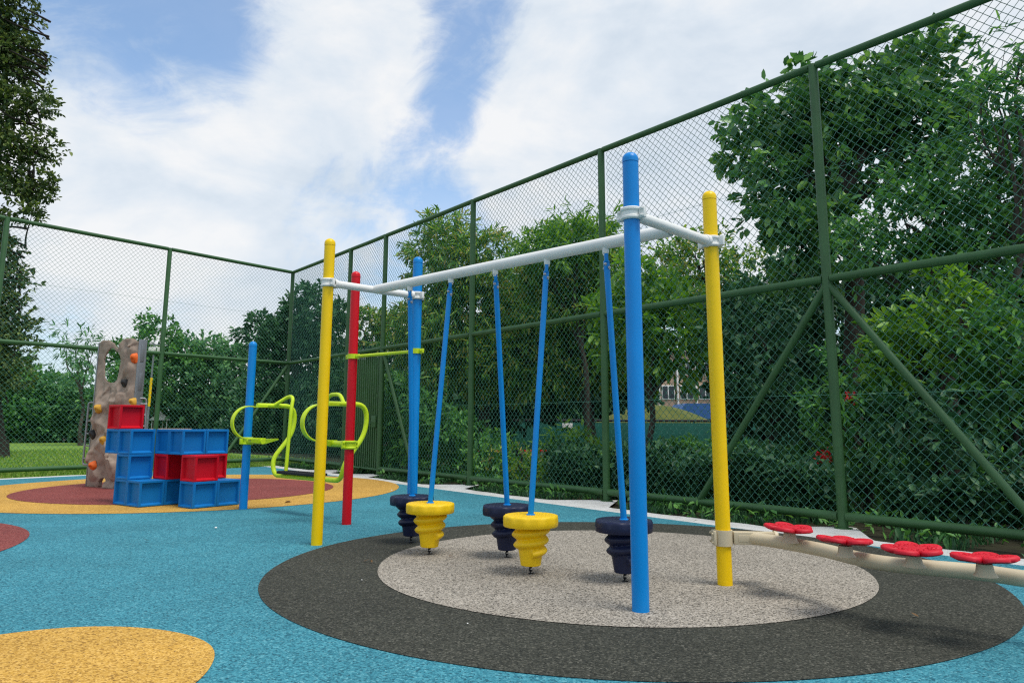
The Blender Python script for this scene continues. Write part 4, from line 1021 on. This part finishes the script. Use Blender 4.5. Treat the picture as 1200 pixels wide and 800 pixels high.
for k, (x, y, lab) in enumerate(((253, 618, 'white pebble on the blue surface in front of the blocks'), (459, 574, 'white pebble on the blue surface at the tip of the ochre circle'), (548, 730, 'tiny white pebble on the front of the charcoal ring'), (424, 679, 'tiny white pebble on the left of the charcoal ring'))):
    p = flat(x, y, .012); b = MB(); r_ = (.014, .013, .005, .005)[k]; b.lathe(p, [(r_ * .6, -r_ * .4), (r_, 0), (r_ * .85, r_ * .4), (r_ * .4, r_ * .7), (.0003, r_ * .75)], 9); tag(b.build('pebble', MT['white']), lab, 'pebble')
#@@END@@

# ------------------------------------------------------------------ light
W = bpy.data.worlds.new('World'); S.world = W; W.use_nodes = True
nt = W.node_tree; nt.nodes.clear(); L = nt.links.new
out = N(nt, 'ShaderNodeOutputWorld')
SUN_AZ = Vector((.78, -.62, 0)).normalized(); SUN_EL = R(67)
sky = N(nt, 'ShaderNodeTexSky', sky_type='NISHITA'); sky.sun_disc = False; sky.sun_elevation = SUN_EL
sky.sun_rotation = math.atan2(SUN_AZ.x, SUN_AZ.y); sky.air_density = 1.0; sky.dust_density = .8; sky.ozone_density = 1.0
bg1 = N(nt, 'ShaderNodeBackground'); bg1.inputs['Strength'].default_value = .125; skt = N(nt, 'ShaderNodeMix', data_type='RGBA', blend_type='MULTIPLY'); skt.inputs['Factor'].default_value = 1; L(sky.outputs['Color'], skt.inputs['A']); skt.inputs['B'].default_value = (.92, 1.12, 1.22, 1); L(skt.outputs['Result'], bg1.inputs['Color'])
tc = N(nt, 'ShaderNodeTexCoord'); nrm = N(nt, 'ShaderNodeVectorMath', operation='NORMALIZE'); L(tc.outputs['Generated'], nrm.inputs[0])
sep = N(nt, 'ShaderNodeSeparateXYZ'); L(nrm.outputs['Vector'], sep.inputs[0])
def math_(op, a, b=None, clamp=False):
    n = N(nt, 'ShaderNodeMath', operation=op); n.use_clamp = clamp
    for i, x in enumerate((a, b)):
        if x is None: continue
        if isinstance(x, (int, float)): n.inputs[i].default_value = x
        else: L(x, n.inputs[i])
    return n.outputs[0]
den = math_('ADD', math_('MAXIMUM', sep.outputs['Z'], 0.0), .22)
cx = math_('DIVIDE', sep.outputs['X'], den); cy = math_('DIVIDE', sep.outputs['Y'], den)
cv = N(nt, 'ShaderNodeCombineXYZ'); L(cx, cv.inputs[0]); L(cy, cv.inputs[1]); cv.inputs[2].default_value = 4.7
def fbm(scale, detail, rough, dist, off=(0, 0, 0), stretch=(1, 1, 1)):
    mp = N(nt, 'ShaderNodeMapping'); mp.inputs['Location'].default_value = off; mp.inputs['Scale'].default_value = stretch; L(cv.outputs[0], mp.inputs['Vector'])
    n = N(nt, 'ShaderNodeTexNoise'); n.inputs['Scale'].default_value = scale; n.inputs['Detail'].default_value = detail
    n.inputs['Roughness'].default_value = rough; n.inputs['Distortion'].default_value = dist; L(mp.outputs['Vector'], n.inputs['Vector'])
    return n.outputs['Fac']
def blob(px, py, r_in, r_out):
    d = ray(px, py).normalized(); n = N(nt, 'ShaderNodeVectorMath', operation='DOT_PRODUCT'); L(nrm.outputs['Vector'], n.inputs[0]); n.inputs[1].default_value = d
    m = N(nt, 'ShaderNodeMapRange', interpolation_type='SMOOTHSTEP'); m.inputs['From Min'].default_value = math.cos(R(r_out)); m.inputs['From Max'].default_value = math.cos(R(r_in))
    L(n.outputs['Value'], m.inputs['Value']); return m.outputs['Result']
def fbm3(scale, detail, rough, dist, off=(0, 0, 0), stretch=(1, 1, 1)):
    mp = N(nt, 'ShaderNodeMapping'); mp.inputs['Location'].default_value = off; mp.inputs['Scale'].default_value = stretch; L(nrm.outputs['Vector'], mp.inputs['Vector'])
    n = N(nt, 'ShaderNodeTexNoise'); n.inputs['Scale'].default_value = scale; n.inputs['Detail'].default_value = detail
    n.inputs['Roughness'].default_value = rough; n.inputs['Distortion'].default_value = dist; L(mp.outputs['Vector'], n.inputs['Vector'])
    return n.outputs['Fac']
f1 = fbm3(3.4, 10, .60, .5, (2.1, .4, 1.3), (1, 1, 1.6)); f2 = fbm3(11, 9, .66, .6, (3, 1, 0), (1, 1, 1.5)); f3 = fbm3(4.2, 7, .55, .3, (9, 4, 2), (1, 1, 2.0))
cov = math_('ADD', math_('MULTIPLY', math_('SUBTRACT', f1, .5), 2.0), math_('MULTIPLY', math_('SUBTRACT', f2, .5), 1.05))
cov = math_('ADD', cov, .50)
for px, py, a_, b_, w_ in ((600, 70, 1, 9, -.52), (500, 190, 0, 6, -.30), (190, 45, 0, 9, -.36), (805, 95, 0, 2.5, -.6), (300, 20, 0, 6, -.25), (70, 60, 0, 7, -.1),
                           (800, 130, 10, 17, 1.0), (950, 20, 8, 22, .6), (590, 215, 1, 5, .45), (400, 70, 1, 8, .45), (230, 210, 4, 16, .45)):
    cov = math_('ADD', cov, math_('MULTIPLY', blob(px, py, a_, b_), w_))
cm = N(nt, 'ShaderNodeMapRange', interpolation_type='SMOOTHSTEP'); cm.inputs['From Min'].default_value = .06; cm.inputs['From Max'].default_value = .74; L(cov, cm.inputs['Value'])
# thin veil towards the horizon
veil = N(nt, 'ShaderNodeMapRange'); veil.inputs['From Min'].default_value = .42; veil.inputs['From Max'].default_value = .05; veil.inputs['To Min'].default_value = 0; veil.inputs['To Max'].default_value = .75
L(sep.outputs['Z'], veil.inputs['Value'])
fac = math_('MAXIMUM', math_('ADD', math_('MULTIPLY', cm.outputs['Result'], .80), .17), veil.outputs['Result'], True)
ccol = ramp(nt, [(.37, (.64, .74, .85)), (.48, (.80, .87, .945)), (.58, (.97, .98, .99))]); L(math_('ADD', math_('MULTIPLY', f3, .6), math_('MULTIPLY', f1, .4)), ccol.inputs['Fac'])
bg2 = N(nt, 'ShaderNodeBackground'); L(ccol.outputs['Color'], bg2.inputs['Color']); bg2.inputs['Strength'].default_value = .70
mx = N(nt, 'ShaderNodeMixShader'); L(fac, mx.inputs[0]); L(bg1.outputs[0], mx.inputs[1]); L(bg2.outputs[0], mx.inputs[2]); L(mx.outputs[0], out.inputs['Surface'])
sd_ = bpy.data.lights.new('sun', 'SUN'); sd_.energy = 2.0; sd_.angle = R(24); sd_.color = (1, .965, .90)
so = bpy.data.objects.new('sun', sd_); COL.objects.link(so)
sdir = SUN_AZ * math.cos(SUN_EL) + Z * math.sin(SUN_EL); so.rotation_euler = sdir.to_track_quat('Z', 'Y').to_euler(); so.location = sdir * 50
S.view_settings.view_transform = 'Standard'; S.view_settings.look = 'None'; S.view_settings.exposure = 0.45; S.view_settings.gamma = 1
S.render.engine = 'CYCLES'; S.cycles.max_bounces = 6; S.cycles.diffuse_bounces = 3; S.cycles.glossy_bounces = 2; S.cycles.transmission_bounces = 4; S.cycles.transparent_max_bounces = 4
S.cycles.caustics_reflective = False; S.cycles.caustics_refractive = False
try:
    S.cycles.use_denoising = False; S.cycles.pixel_filter_type = 'BLACKMAN_HARRIS'; S.cycles.filter_width = 1.25; S.cycles.sample_clamp_indirect = 4
except Exception: pass
S.render.film_transparent = False
